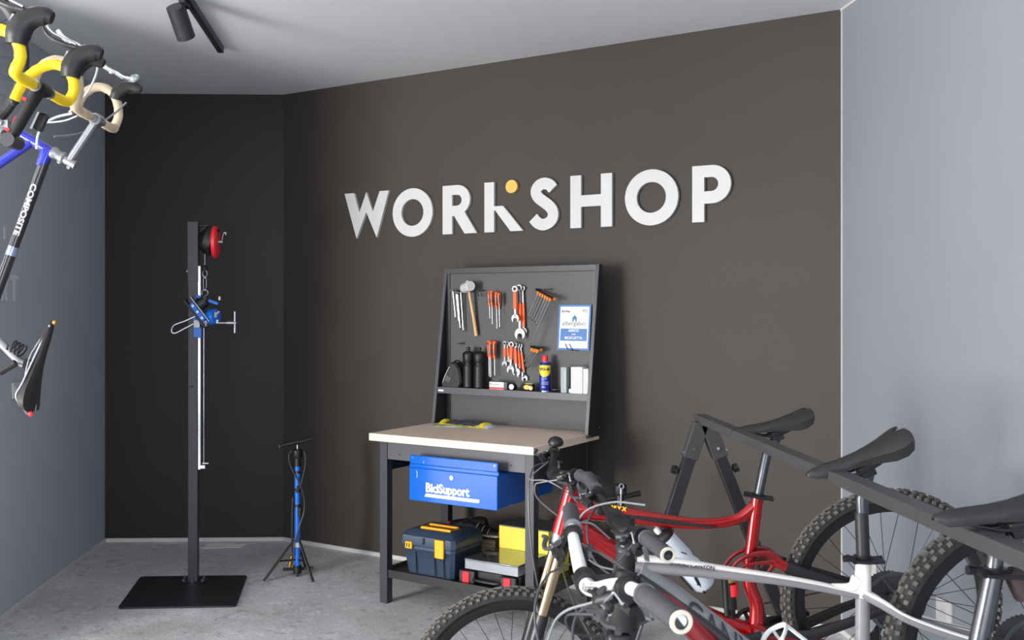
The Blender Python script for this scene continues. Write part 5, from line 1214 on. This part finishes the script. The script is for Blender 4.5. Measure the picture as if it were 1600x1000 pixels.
b = MB(); tubes2(b, [(1.051, 1.032), (1.049, 0.988), (1.048, 0.945)], Y2, [.0185, .0200, .0215], 22, (.95, 1), 4); b.tube(spline([P3((0.971, 0.969), Y2), P3((1.020, 0.967), Y2), P3((1.039, 0.988), Y2)], 5), [.009, .016, .016] and [.009 + .001 * i for i in range(11)], 12); b.build('white_seat_tube', 'canyon_white', r2)
for k in (-1, 1):
    pts = [P3((1.044, 0.954), Y2 + k * .012), P3((1.088, 0.932), Y2 + k * .028), P3((1.150, 0.896), Y2 + k * .045), P3((1.295, 0.848), Y2 + k * .058), P3((1.473, 0.805), Y2 + k * .062)]
    b = MB(); b.tube(spline(pts, 4), [.013] * 6 + [.011] * 11, 12, up=(0, 1, 0), sq=(.7, .9)); b.build('seat_stay', 'canyon_grey', r2)
    b = MB(); b.tube(spline([p + UZ * .007 for p in pts], 4), [.0115] * 6 + [.009] * 11, 12, up=(0, 1, 0), sq=(.75, .6)); b.build('stay_stripe', 'canyon_white', r2)
    b = MB(); b.tube([P3((1.052, 0.592), Y2 + k * .03), P3((1.214, 0.640), Y2 + k * .050), P3((1.473, 0.805), Y2 + k * .062)], [.014, .012, .010], 12, up=(0, 1, 0), sq=(.7, 1)); b.build('chain_stay', 'canyon_grey', r2)
e_ = (P3((1.044, 0.592), Y2) - P3((0.550, 0.956), Y2)).normalized(); un = Vector((-e_.z, 0, e_.x))
b = MB(); b.text('CANYON', .076, P3((0.610, 0.914), Y2 - .0300), e_, un, .0012, sx=.98, bold=.0004, shear=-.62, wrap=.040); b.build('frame_lettering', 'ink', r2, smooth=False)
e_ = (P3((0.664, 1.022), Y2) - P3((0.550, 1.037), Y2)).normalized(); un = Vector((-e_.z, 0, e_.x))
b = MB(); b.text('GRAND CANYON', .0155, P3((0.554, 1.032), Y2 - .0225), e_, (un * .7 - Vector((0, -.7, 0))).normalized(), .0008, sx=.92, bold=.0003); b.build('top_tube_lettering', 'ink', r2, smooth=False)
for a_, c_ in (((0.461, 1.009), (0.550, 0.961)), ((0.450, 1.021), (0.583, 0.919))):
    b = MB(); b.tube([P3(a_, Y2 - .034), P3(c_, Y2 - .030)], .0028, 8); b.build('frame_cable', 'matt_black', r2)
b = MB(); b.tube([P3((0.583, 0.919), Y2 - .030), P3((0.745, 0.799), Y2 - .026), P3((1.020, 0.592), Y2 - .03)], .0028, 8); b.build('frame_cable', 'matt_black', r2)
cl2 = saddle(r2, (0.903, 1.259), (1.148, 1.367), Y2, .150)
b = MB(); b.tube([P3((1.051, 1.029), Y2), P3((1.046, 1.158), Y2)], .0165, 20); b.build('seat_post', 'steel_black', r2)
b = MB(); b.tube([P3((1.048, 1.149), Y2), P3((1.046, 1.191), Y2), cl2], [.0150, .0150, .018], 20); b.build('post_head', 'post_grey', r2)
collar(r2, (1.049, 1.040), (0, 1), Y2)
fork(r2, (.440, .965), (.402, .371), Y2, .016, 'matt_black', 'steel_black', .25)
ctr = Vector((.425, Y2, 1.140)); b = MB(); b.tube([P3((0.450, 1.060), Y2), P3((0.452, 1.145), Y2)], [.027, .020], 18); b.tube([P3((0.452, 1.129), Y2), ctr], [.020, .021], 14); b.cyl(ctr - Vector((0, .026, 0)), ctr + Vector((0, .026, 0)), .0235, n=22); b.build('stem', 'black', r2)
ne, fe = Vector((.476, 2.185, 1.139)), Vector((.408, 2.92, 1.185))
bp = [ne, Vector((.455, 2.31, 1.146)), Vector((.435, 2.42, 1.142)), ctr + Vector((0, -.04, 0)), ctr + Vector((0, .04, 0)), Vector((.418, 2.68, 1.150)), Vector((.410, 2.80, 1.172)), fe]
mtb_bar(r2, bp, [(bp[1], ne, 'matt_black'), (bp[6], fe, 'black')])
b = MB(); b.lathe([(.0175, .001), (.0178, .004), (.0165, .006), (.0115, .006), (.0105, .001)], ne, (ne - bp[1]), 24, False); b.build('end_ring', mat('cream end ring', (206, 200, 184), .4), r2)
lever_set(r2, Vector((.449, 2.345, 1.146)), ne - bp[2], FW)
lever_set(r2, Vector((.412, 2.76, 1.165)), fe - bp[5], FW)
cable(r2, [Vector((.39, 2.42, 1.12)), Vector((.345, 2.46, 1.15)), Vector((.30, 2.52, 1.12)), Vector((.29, 2.56, 1.02)), Vector((.33, 2.58, .90)), Vector((.38, 2.56, .78)), Vector((.40, 2.49, .50))], 'cable_black', .0026)
cable(r2, [Vector((.47, 2.40, 1.205)), Vector((.40, 2.46, 1.200)), Vector((.335, 2.50, 1.165)), Vector((.32, 2.53, 1.09)), Vector((.37, 2.54, 1.03)), Vector((.44, 2.52, 1.015))], 'cable_grey', .0026)
cable(r2, [Vector((.44, 2.36, 1.13)), Vector((.40, 2.42, 1.05)), Vector((.41, 2.48, .98)), Vector((.45, 2.51, .97)), Vector((.47, 2.515, 1.00))], 'cable_black', .0028)
cable(r2, [Vector((.415, 2.72, 1.155)), Vector((.37, 2.68, 1.10)), Vector((.38, 2.62, 1.02)), Vector((.44, 2.56, .985)), Vector((.50, 2.52, 1.0))], 'cable_black', .0028)
crankset(r2, (1.044, 0.592), Y2, -1.9)
chain(r2, (1.044, 0.592), .066, (1.473, 0.805), .05, Y2 + .05)
derailleur(r2, (1.473, 0.805), Y2)
# two white bottle cages
def cage(root, o, d, n, L=.145):
    """o: centre of the back strip's upper end, d along the tube (downwards), n away from the tube"""
    s_ = Vector((0, 1, 0)); b = MB()
    b.bar(o, o + d * L * .9, .022, .005, up=n)
    for k in (0.06, .86):
        b.tube(spline([o + d * L * k, o + d * L * (k + .02) + s_ * .034 + n * .012, o + d * L * (k + .05) + s_ * .040 + n * .042, o + d * L * (k + .08) + n * .076, o + d * L * (k + .05) - s_ * .040 + n * .042, o + d * L * (k + .02) - s_ * .034 + n * .012], 5, True), .0065, 10, closed=True, sq=(1, .7))
    for k in (-1, 1): b.tube(spline([o + d * L * .10 + s_ * k * .040 + n * .045, o + d * L * .5 + s_ * k * .038 + n * .030, o + d * L * .90 + s_ * k * .040 + n * .045], 5), .006, 10, sq=(1, .7))
    b.tube(spline([o + d * L * .14 + n * .076, o + d * L * .6 + n * .074, o + d * L * .94 + n * .074], 4), .005, 8)
    b.build('bottle_cage', 'white_gloss', root)
e_ = (P3((1.044, 0.592), Y2) - P3((0.550, 0.956), Y2)).normalized(); un = Vector((-e_.z, 0, e_.x))
if un.z < 0: un = -un
cage(r2, P3((0.774, 0.799), Y2) + un * .031, e_, un, .15)
cage(r2, P3((1.036, 0.826), Y2) - Vector((.008, 0, 0)), Vector((0, 0, -1)), Vector((-1, 0, 0)), .14)

# ------------------------------------------------------------------ nearest bicycle, white riser bar
Y3 = 1.85
r3 = thing('mountain_bike', 'nearest mountain bike in the rack, dark with a red down tube and a white handlebar', 'bicycle', (P3((0.963, 0.723), Y3).x, Y3, 0), 0, 'mountain bikes in the saddle rack')
wheel(r3, 'rear_wheel', (1.40, .80), Y3, .350, cassette=True, spin=.3)
wheel(r3, 'front_wheel', (.285, .352), Y3, .350, spin=.15)
BB3 = (.93, .59)
b = MB(); tubes2(b, [(0.323, 1.179), (.322, 1.085)], Y3, [.023, .025], 20); b.build('head_tube', 'matt_black', r3)
b = MB()
tubes2(b, [(1.001, 1.187), (0.975, 1.064), BB3], Y3, [.0178, .0178, .020], 20, (1, 1))
b.cyl(P3(BB3, Y3) - Vector((0, .037, 0)), P3(BB3, Y3) + Vector((0, .037, 0)), .024, n=24)
b.build('frame', 'post_grey', r3)
b = MB(); tubes2(b, [(.352, 1.170), (0.366, 1.157), (0.423, 1.113), (0.505, 1.029), BB3], Y3 + .006, [.010, .018, .024, .026, .028], 18, (.9, .85), 5); b.build('down_tube', 'red_dark', r3)
b = MB(); tubes2(b, [(.352, 1.178), (0.399, 1.144), (0.505, 1.066), (.62, .96), (.972, .905)], Y3 + .004, [.010, .012, .012, .013, .014], 16, (1, .8), 5); b.build('top_tube', 'steel_black', r3)
for k in (-1, 1):
    b = MB(); b.tube([P3((.985, 1.06), Y3 + k * .022), P3((1.15, .96), Y3 + k * .048), P3((1.40, .80), Y3 + k * .062)], [.011, .010, .009], 12, up=(0, 1, 0)); b.build('seat_stay', 'steel_black', r3)
    b = MB(); b.tube([P3(BB3, Y3 + k * .03), P3((1.15, .65), Y3 + k * .050), P3((1.40, .80), Y3 + k * .062)], [.013, .012, .010], 12, up=(0, 1, 0)); b.build('chain_stay', 'steel_black', r3)
cl3 = saddle(r3, (0.888, 1.295), (1.156, 1.353), Y3, .150)
b = MB(); b.tube([P3((1.001, 1.190), Y3), P3((1.005, 1.228), Y3), cl3], [.0152, .0152, .017], 20); b.build('seat_post', 'post_grey', r3)
collar(r3, (1.001, 1.190), (.05, 1), Y3)
b = MB(); b.tube([P3((1.028, 1.190), Y3), P3((1.057, 1.164), Y3), P3((1.087, 1.164), Y3)], [.012, .032, .030], 16); b.build('rear_pouch', mat('dark maroon fabric', (52, 38, 40), .7, var=.1), r3)
ctr = Vector((.253, Y3, 1.172)); b = MB(); b.tube([P3((0.323, 1.177), Y3), Vector((.325, Y3, 1.190))], [.022, .017], 18); b.tube([Vector((.324, Y3, 1.172)), ctr + Vector((0, 0, -.006))], [.016, .015], 14); b.cyl(ctr - Vector((0, .022, 0)), ctr + Vector((0, .022, 0)), .0215, n=22)
for k in (-1, 1): b.cyl(ctr + Vector((-.022, k * .015, .008)), ctr + Vector((-.010, k * .015, -.024)), .004, n=8)
b.build('stem', 'black', r3)
ne, fe = Vector((.340, 1.475, 1.214)), Vector((.270, 2.225, 1.228))
bp = [ne, Vector((.315, 1.61, 1.214)), Vector((.288, 1.70, 1.206)), Vector((.262, 1.775, 1.178)), ctr + Vector((0, -.03, -.002)), ctr + Vector((0, .03, -.002)), Vector((.252, 1.93, 1.178)), Vector((.252, 2.01, 1.205)), Vector((.258, 2.10, 1.220)), fe]
P_ = spline(bp, 8); n_ = len(P_)
b = MB(); b.tube(P_, [.0115 + .0045 * max(0, 1 - abs(i / (n_ - 1) - .52) * 3.4) for i in range(n_)], 18); b.build('handlebar', 'white_gloss', r3)
b = MB(); q0_, q1_ = Vector((.2550, 1.800, 1.1735)), Vector((.2665, 1.758, 1.1845)); dv = (q1_ - q0_).normalized(); vc = (Vector((0, 0, 1.67)) - q0_).normalized(); vc = (vc - dv * vc.dot(dv)).normalized(); b.text('RaceFace', .0235, q0_ + vc * .0168, dv, vc.cross(dv), .0006, sx=.80, wrap=.0168); b.build('bar_lettering', 'steel_dark', r3, smooth=False)
grip(r3, bp[1], ne, 'grip', 'matt_black', .0168)
b = MB(); b.lathe([(.0175, .001), (.0178, .004), (.0165, .006), (.0115, .006), (.0105, .001)], ne, (ne - bp[1]), 24, False); b.build('end_ring', mat('cream end ring', (206, 200, 184), .4), r3)
grip(r3, bp[8] + Vector((0, -.015, 0)), fe, 'grip', 'grip', .0165)
lever_set(r3, Vector((.296, 1.668, 1.208)), ne - bp[2], Vector((-.8, 0, -.6)))
lever_set(r3, Vector((.254, 2.045, 1.212)), fe - bp[6], Vector((-.8, 0, -.6)))
for pts, m_ in (([Vector((.250, 1.74, 1.165)), Vector((.205, 1.77, 1.140)), Vector((.185, 1.80, 1.10)), Vector((.18, 1.84, 1.02)), Vector((.22, 1.86, .9)), Vector((.26, 1.85, .75)), Vector((.27, 1.80, .55))], 'cable_grey'),
                ([Vector((.24, 1.98, 1.17)), Vector((.19, 1.96, 1.15)), Vector((.165, 1.92, 1.09)), Vector((.19, 1.89, 1.00)), Vector((.27, 1.87, .97)), Vector((.34, 1.85, 1.05))], 'cable_black'),
                ([Vector((.25, 1.72, 1.15)), Vector((.21, 1.78, 1.13)), Vector((.23, 1.84, 1.08)), Vector((.30, 1.86, 1.07)), Vector((.38, 1.86, 1.10))], 'cable_black')):
    cable(r3, pts, m_, .0025)
fork(r3, (.312, 1.035), (.285, .352), Y3, .016, 'matt_black', 'steel_black', .3, .062)
cable(r3, [Vector((.262, 1.735, 1.172)), Vector((.225, 1.79, 1.12)), Vector((.235, 1.83, 1.03)), Vector((.29, 1.85, .98)), Vector((.33, 1.83, 1.04)), Vector((.35, 1.82, 1.10))], 'cable_black', .0028)
cable(r3, [Vector((.262, 2.03, 1.19)), Vector((.30, 1.99, 1.19)), Vector((.345, 1.94, 1.165)), Vector((.37, 1.90, 1.12)), Vector((.40, 1.88, 1.09))], 'cable_black', .0028)
crankset(r3, BB3, Y3, -2.0)
chain(r3, BB3, .066, (1.40, .80), .05, Y3 + .05)
derailleur(r3, (1.40, .80), Y3)

# ------------------------------------------------------------------ saddle rack
t = thing('bike_rack', 'long charcoal steel bike rack beam on A-frame legs carrying the three saddles', 'bike rack', (.98, 2.6, 0))
BX, BZ0, BZ1, BY0, BY1 = .978, 1.236, 1.266, 1.22, 3.91
b = MB(); b.box((BX, (BY0 + BY1) / 2, (BZ0 + BZ1) / 2), (.046, BY1 - BY0, BZ1 - BZ0)); b.build('beam', 'beam', t, bevel=.002)
b = MB(); b.box((BX - .0235, 3.02, 1.2400), (.001, .22, .008)); b.build('painted_red_reflection', 'red_dark', t) if False else None  # switched off: red reflection on the beam as a coloured strip
for yy in (3.86, 1.27):
    for sx_, fx in ((-1, .40), (1, .49)):
        top = Vector((BX + sx_ * .012, yy, 1.236)); foot = Vector((BX + sx_ * fx, yy, .012)); d = (foot - top).normalized()
        b = MB(); b.bar(top, top + d * .14, .056, .050, up=(0, 1, 0)); b.build('leg_socket', 'beam', t, bevel=.002)
        b = MB(); b.bar(top + d * .12, foot, .044, .042, up=(0, 1, 0)); b.build('leg', 'steel_black', t, bevel=.002)
        nx = Vector((d.z, 0, -d.x)) * sx_; nx = nx if nx.x * sx_ > 0 else -nx
        b = MB(); b.cyl(top + d * .10 - Vector((0, .026, 0)), top + d * .10 - Vector((0, .032, 0)), .006, n=10); b.cyl(top + d * .125 + nx * .024, top + d * .125 + nx * .034, .007, n=10); b.build('bolt', 'chrome', t)
        b = MB(); b.cyl(top + d * .20 + nx * .022, top + d * .20 + nx * .032, .008, n=10); b.cyl(top + d * .20 + nx * .032, top + d * .20 + nx * .050, .017, n=12); b.build('knob', 'black', t)
        b = MB(); b.box(foot + Vector((0, 0, -.006)), (.07, .12, .012)); b.build('foot', 'black', t)

# ------------------------------------------------------------------ road bicycles hung nose up in front of the left window
def road_bike(lab, sx0, y, sz0, tape, frame_m, hood_m, stem_m, details, bar_dy=.21, full=True):
    """sx0, sz0: world place of the saddle clamp point; local a = forward (up), b = bicycle up (to the right)"""
    t = thing('road_bike', lab, 'bicycle', (sx0, y, 1.5), 0, 'road bikes hung nose up at the left window')
    ca, sa = .975, .217
    def W(a, b_, w=0.0):
        a -= -.27; b_ -= .655
        return Vector((sx0 + a * sa + b_ * ca, y + w, sz0 + a * ca - b_ * sa))
    fwd = Vector((sa, 0, ca)); upv = Vector((ca, 0, -sa))
    RW = (-.385, .155); FWh = (.735, .10)
    for nm, c_ in (('rear_wheel', RW), ('front_wheel', FWh)):
        p = W(*c_); wheel(t, nm, (p.x, p.z), y, .335, 24, rotor=False, cassette=nm == 'rear_wheel', tyre_w=.027, knobs=False, rim_m='steel_black', rim_h=.020)
    b = MB(); b.tube([W(.489, .583), W(.530, .450)], .0175, 18); b.build('head_tube', 'road_blue' if details else frame_m, t)
    b = MB()
    b.tube([W(-.19, .46), W(.0, .02)], .0145, 16); b.tube([W(.512, .50), W(.0, .02)], .017, 16); b.cyl(W(0, .02, -.034), W(0, .02, .034), .021, n=18)
    for k in (-1, 1):
        b.tube([W(-.19, .46, k * .014), W(*RW, k * .062)], .008, 10); b.tube([W(0, .02, k * .02), W(*RW, k * .062)], .010, 10)
    b.build('frame', frame_m, t)
    b = MB(); b.tube([W(.478, .565), W(-.19, .478)], .0185, 20); b.build('top_tube', 'stretch', t)
    b = MB(); b.tube([W(.497, .565), W(.490, .558), W(.430, .553)], [.019, .020, .0195], 16); b.tube([W(.488, .566), W(.44, .558)], .0200, 16); b.build('lug', 'road_blue' if details else frame_m, t)
    b = MB(); b.tube([W(-.185, .45), W(-.197, .49)], .020, 16); b.build('seat_lug', 'road_blue' if details else frame_m, t)
    # headset and stem
    b = MB(); b.lathe([(.020, -.004), (.024, 0), (.024, .010), (.019, .018), (.019, .030), (.023, .034), (.023, .046), (.018, .052), (0, .052)], W(.489, .583), (W(.489, .583) - W(.530, .450)), 26); b.build('headset', 'alu', t)
    b = MB(); sd_ = (W(.489, .583) - W(.530, .450)).normalized(); tp = W(.489, .583) + sd_ * .077
    b.cyl(tp - sd_ * .035, tp + sd_ * .020, .0165, n=20); b.cyl(tp + sd_ * .020, tp + sd_ * .0205, .012, n=20); 
    cB = W(.640, .715); b.tube([tp - sd_ * .008, cB], [.0155, .015], 16); b.cyl(cB - Vector((0, .024, 0)), cB + Vector((0, .024, 0)), .0225, n=22)
    st2 = b.build('stem', stem_m, t)
    for k in (-1, 1):
        b = MB(); b.cyl(tp - sd_ * (.0 + .02 * k) + Vector((-.024, -.010, -.008)), tp - sd_ * (.0 + .02 * k) + Vector((-.024, .010, -.008)), .007, n=12); b.build('pinch_bolt', 'alu' if stem_m == 'alu' else 'black', t)
    b = MB(); b.tube([W(.515, .49), W(.56, .36), W(.60, .22), W(*FWh)], [.018, .016, .013, .009], 14); 
    for k in (-1, 1): pass
    b = MB(); b.tube([W(.530, .452), W(.547, .405)], [.017, .02], 14)
    b.bar(W(.547, .405, -.045), W(.547, .405, .045), .03, .03)
    for k in (-1, 1): b.tube(spline([W(.549, .40, k * .045), W(.585, .28, k * .05), W(.625, .17, k * .052), W(*FWh, k * .052)], 5), .011, 12)
    b.build('fork', 'alu' if details else frame_m, t)
    # bar: silver middle, taped hooks and drops on both sides
    b = MB(); b.tube([cB - Vector((0, .05, 0)), cB + Vector((0, .05, 0))], .0155, 18); b.tube([cB - Vector((0, bar_dy - .01, 0)), cB + Vector((0, bar_dy - .01, 0))], .0125, 16); b.build('handlebar', stem_m if stem_m != 'alu' else 'alu', t)
    return t, W, cB, tp, sd_

def drop(t, shape, cB, side, dy, tape_m, hood_m, lever_m, old=False):
    """shape: control points (dx, dz) from the bar centre, in the bar's own plane"""
    y = cB.y + side * dy
    def q(p, o=0.0): return Vector((cB.x + p[0], y + o, cB.z + p[1]))
    pts = [Vector((cB.x, cB.y + side * .065, cB.z)), Vector((cB.x, cB.y + side * (dy - .045), cB.z)), Vector((cB.x + shape[0][0] * .5, y - side * .012, cB.z + shape[0][1] * .5))] + [q(p) for p in shape]
    P_ = spline(pts, 6); n = len(P_)
    R_ = [.0168 + (.0012 if (i % 5) == 0 else 0) for i in range(n)]; R_[0] = .0135; R_[-1] = .0165
    b = MB(); b.tube(P_, R_, 16); b.build('bar_tape', tape_m, t)
    b = MB(); b.ball(P_[-1] , .0168, 8); b.build('bar_plug', 'black', t)

# nearer and farther drops of each bicycle are traced in their own planes
RB, WB_, cBB, tpB, sdB = road_bike('blue and carbon road bike with beige bar tape hanging nose up', -1.545, 3.70, 1.492, 'tape_beige', 'road_blue', 'black', 'alu', True)
SH_B = [(-.004, .014), (.010, .050), (.008, .100), (-.012, .143), (-.050, .166), (-.092, .162), (-.130, .130), (-.152, .075)]
for sd_ in (1, -1): drop(RB, SH_B, cBB, sd_, .21, 'tape_beige', 'black', 'chrome')
RY, WY_, cBY, tpY, sdY = road_bike('dark road bike with bright yellow bar tape hanging in front of the beige taped one', -1.524, 3.15, 1.484, 'tape_yellow', 'steel_black', 'black', 'black', False)
SH_Y = [(.006, .010), (.021, .045), (.014, .090), (-.012, .119), (-.047, .129), (-.090, .117), (-.132, .087), (-.158, .051), (-.177, .009)]
for sd_ in (1, -1): drop(RY, SH_Y, cBY, sd_, .21, 'tape_yellow', 'black', 'steel_dark')

def hood(t, pts, radii, y, m):
    """rubber brake hood as a tapering tube through 2D points in the plane y"""
    b = MB(); P_ = spline([P3(p, y) for p in pts], 5); n = len(P_); k = len(radii) - 1; R_ = []
    for i in range(n):
        q_ = i / (n - 1) * k; j = min(int(q_), k - 1); R_.append(radii[j] + (radii[j + 1] - radii[j]) * (q_ - j))
    b.tube(P_, R_, 18, sq=(.8, 1), up=(0, 1, 0)); return b.build('brake_hood', m, t)
def rel(c, pts): return [(c.x + p[0], c.z + p[1]) for p in pts]
# beige taped bike
yF, yN = 3.91, 3.49
for yy, k in ((yF, 0), (yN, 1)):
    hood(RB, rel(cBB, [(-.002, .118), (.006, .140), (.026, .158), (.057, .168), (.086, .160), (.098, .154)]), [.024, .029, .027, .022, .019, .014], yy, 'black')
    b = MB(); b.tube(spline([P3(p, yy) for p in rel(cBB, [(.030, .176), (.060, .184), (.078, .196), (.086, .214)])], 4), .011, 10); b.ball(P3(rel(cBB, [(.074, .200)])[0], yy), .019, 8, (1.1, .8, .9)); b.build('lever_body', 'alu', RB)
    b = MB(); b.tube(spline([P3(p, yy) for p in rel(cBB, [(.060, .200), (.030, .205), (.004, .222), (-.020, .232), (-.046, .250), (-.062, .272)])], 5), .0055, 8, sq=(1, 1.4)); b.ball(P3(rel(cBB, [(-.012, .226)])[0], yy), .012, 8, (1.3, .7, .8)); b.build('brake_lever', 'chrome', RB)
cable(RB, [P3(p, 3.60) for p in ((-1.254, 2.563), (-1.254, 2.520), (-1.280, 2.459), (-1.320, 2.408), (-1.353, 2.375))], 'cable_white', .0042, 'brake_cable')
cable(RB, [P3((-1.231, 2.464), 3.86), P3((-1.269, 2.419), 3.84), P3((-1.311, 2.372), 3.80), P3((-1.363, 2.325), 3.74), P3((-1.438, 2.302), 3.68)], 'cable_grey', .0038, 'brake_cable')
cable(RB, [P3(p, 3.655) for p in ((-1.492, 2.253), (-1.487, 2.302), (-1.464, 2.342), (-1.421, 2.368), (-1.363, 2.382))], 'cable_white', .0046, 'brake_cable')
cable(RB, [P3(p, 3.64) for p in ((-1.489, 2.351), (-1.433, 2.347), (-1.381, 2.354), (-1.339, 2.370))], 'cable_white', .0030, 'brake_cable')
# lettering on the carbon top tube
tt0, tt1 = WB_(.478, .565), WB_(-.19, .478); e_ = (tt1 - tt0).normalized(); un = Vector((-e_.z, 0, e_.x))
b = MB(); b.text('COMPOSITE', .031, WB_(.478, .565) + e_ * .118 - Vector((0, .0188, 0)), e_, un, .0008, sx=1.18, bold=.0009, wrap=.018); b.build('tube_lettering', 'white', RB, smooth=False)
b = MB(); b.lathe([(.0192, 0), (.0192, .035)], WB_(.478, .565) + e_ * .36, e_, 20); b.build('silver_band', mat('silver blue tube band', (150, 160, 200), .25, metal=.6), RB)
# small fittings of the yellow taped bike
b = MB(); b.tube([P3((-1.268, 2.362), 3.12), P3((-1.296, 2.298), 3.12), P3((-1.344, 2.214), 3.12)], [.020, .022, .021], 16, sq=(1, .8)); b.build('stem_cover', 'matt_black', RY)
for p in ((-1.302, 2.318), (-1.356, 2.224)):
    b = MB(); b.box(P3(p, 3.0985), (.014, .003, .009), Matrix.Rotation(.5, 3, 'Y')); b.build('red_mark', 'red_plastic', RY)
b = MB(); b.cyl(P3((-1.356, 2.194), 3.10), P3((-1.356, 2.194), 3.18), .022, n=20); b.build('stem_bolt_boss', 'steel_dark', RY)
b = MB(); b.box(P3((-1.276, 2.258), 3.16), (.036, .02, .060), Matrix.Rotation(.42, 3, 'Y')); b.build('cycle_computer', 'black', RY, bevel=.010)
b = MB(); b.tube([P3((-1.304, 2.236), 3.15), P3((-1.280, 2.288), 3.15)], .004, 8); b.build('white_strip', 'cable_white', RY)
b = MB(); b.box(P3((-1.370, 2.270), 3.22), (.032, .03, .030), Matrix.Rotation(.4, 3, 'Y')); b.build('red_spacer', mat('crimson plastic', (190, 20, 60), .35), RY, bevel=.006)
for w0 in (-.060, .052):
    b = MB(); b.cyl(cBY + Vector((0, w0, 0)), cBY + Vector((0, w0 + .008, 0)), .0185, n=20); b.build('bar_ring', 'alu', RY)
for yy, k in ((3.36, 1), (2.94, -1)):
    hood(RY, rel(cBY, [(.010, .085), (.014, .115), (.030, .146), (.062, .165), (.095, .168), (.114, .162)]), [.030, .038, .036, .030, .027, .018], yy, 'black')
    b = MB(); b.tube(spline([P3(p, yy) for p in rel(cBY, [(.055, .180), (.020, .188), (-.020, .200), (-.060, .222), (-.082, .255)])], 5), [.011] * 8 + [.012] * 6 + [.009] * 5 + [.006] * 2, 10, sq=(1, .8)); b.build('brake_lever', 'steel_black', RY)
    b = MB(); b.tube(spline([P3(p, yy - .012) for p in rel(cBY, [(.035, .192), (-.010, .215), (-.050, .238), (-.078, .285)])], 5), [.006] * 11 + [.008] * 3 + [.005] * 2, 8, sq=(1, .6)); b.build('shift_lever', 'alu', RY)
    b = MB(); b.ball(P3(rel(cBY, [(.062, .184)])[0], yy), .017, 8, (1.3, .9, .7)); b.build('name_plate', mat('taupe lever plate', (150, 146, 136), .4), RY)
    b = MB(); b.tube([P3(p, yy) for p in rel(cBY, [(.005, .172), (-.004, .150)])], .009, 8); b.build('lever_pivot', 'alu', RY)
# saddle and post of the blue bike
cl = saddle(RB, (-1.442, 1.628), (-1.520, 1.299), 3.70, .140, 'saddle', rail_m='alu', up=(.975, 0, -.217))
b = MB(); b.tube([WB_(-.19, .475), cl + Vector((-.02, 0, .008)), cl], [.0145, .0145, .016], 18); b.build('seat_post', 'alu', RB)
b = MB(); pp = [];
a0, a1 = WB_(-.235, .585), WB_(-.250, .638); dp_ = (a1 - a0).normalized(); u_, w_ = perp(dp_)
b.tube([a0 + (a1 - a0) * (k / 40) * 1.0 + (u_ * math.cos(k * .60) + w_ * math.sin(k * .60)) * .023 for k in range(41)], .0032, 8); b.build('coiled_lock_cable', 'black', RB)
b = MB(); b.cyl((-1.633, 1.440) and P3((-1.626, 1.444), 3.66), P3((-1.569, 1.477), 3.66), .0135, n=18); b.build('lock_barrel', 'black', RB)
b = MB(); b.cyl(P3((-1.635, 1.440), 3.66), P3((-1.626, 1.444), 3.66), .014, n=18); b.build('barrel_end', 'alu', RB)
b = MB(); f_ = (P3((-1.520, 1.299), 3.7) - P3((-1.442, 1.628), 3.7)).normalized()
b.tube(spline([P3((-1.457, 1.614), 3.7 - .012), P3((-1.496, 1.527), 3.7 - .02), P3((-1.539, 1.409), 3.7 - .050), P3((-1.560, 1.355), 3.7 - .060), P3((-1.532, 1.292), 3.7 - .03)], 5), .004, 8); b.build('saddle_edge_trim', 'alu', RB)
b = MB(); b.ball(P3((-1.515, 1.292), 3.66), .010, 6, (1, .8, 1)); b.build('red_tail_badge', 'red_plastic', RB)
b = MB(); b.ball(P3((-1.440, 1.623), 3.69), .009, 6); b.build('nose_badge', 'brass', RB)
cl_y = saddle(RY, (-1.425, 1.645), (-1.490, 1.365), 3.15, .140, 'saddle', rail_m='black', up=(.975, 0, -.217))
b = MB(); b.tube([WY_(-.19, .475), cl_y], .0145, 18); b.build('seat_post', 'black', RY)
# ceiling hooks that carry the two road bikes
for W_, yy, lab in ((WB_, 3.70, 'steel ceiling hook holding the front wheel of the beige taped road bike'), (WY_, 3.15, 'steel ceiling hook holding the front wheel of the yellow taped road bike')):
    c = W_(.675, .085); top = c.z + .335 - .03
    t = thing('ceiling_hook', lab, 'hook', (c.x, yy, CEIL))
    b = MB(); b.tube([(c.x, yy, CEIL - .005), (c.x, yy, top + .06)], .006, 10)
    b.tube(spline([(c.x, yy, top + .06), (c.x, yy + .035, top + .03), (c.x, yy + .022, top - .025), (c.x, yy, top - .034), (c.x, yy - .024, top - .02)], 6), .006, 10); b.build('hook', 'steel_dark', t)
    b = MB(); b.cyl((c.x, yy, CEIL - .008), (c.x, yy, CEIL), .035, n=20); b.build('ceiling_plate', 'steel_dark', t)
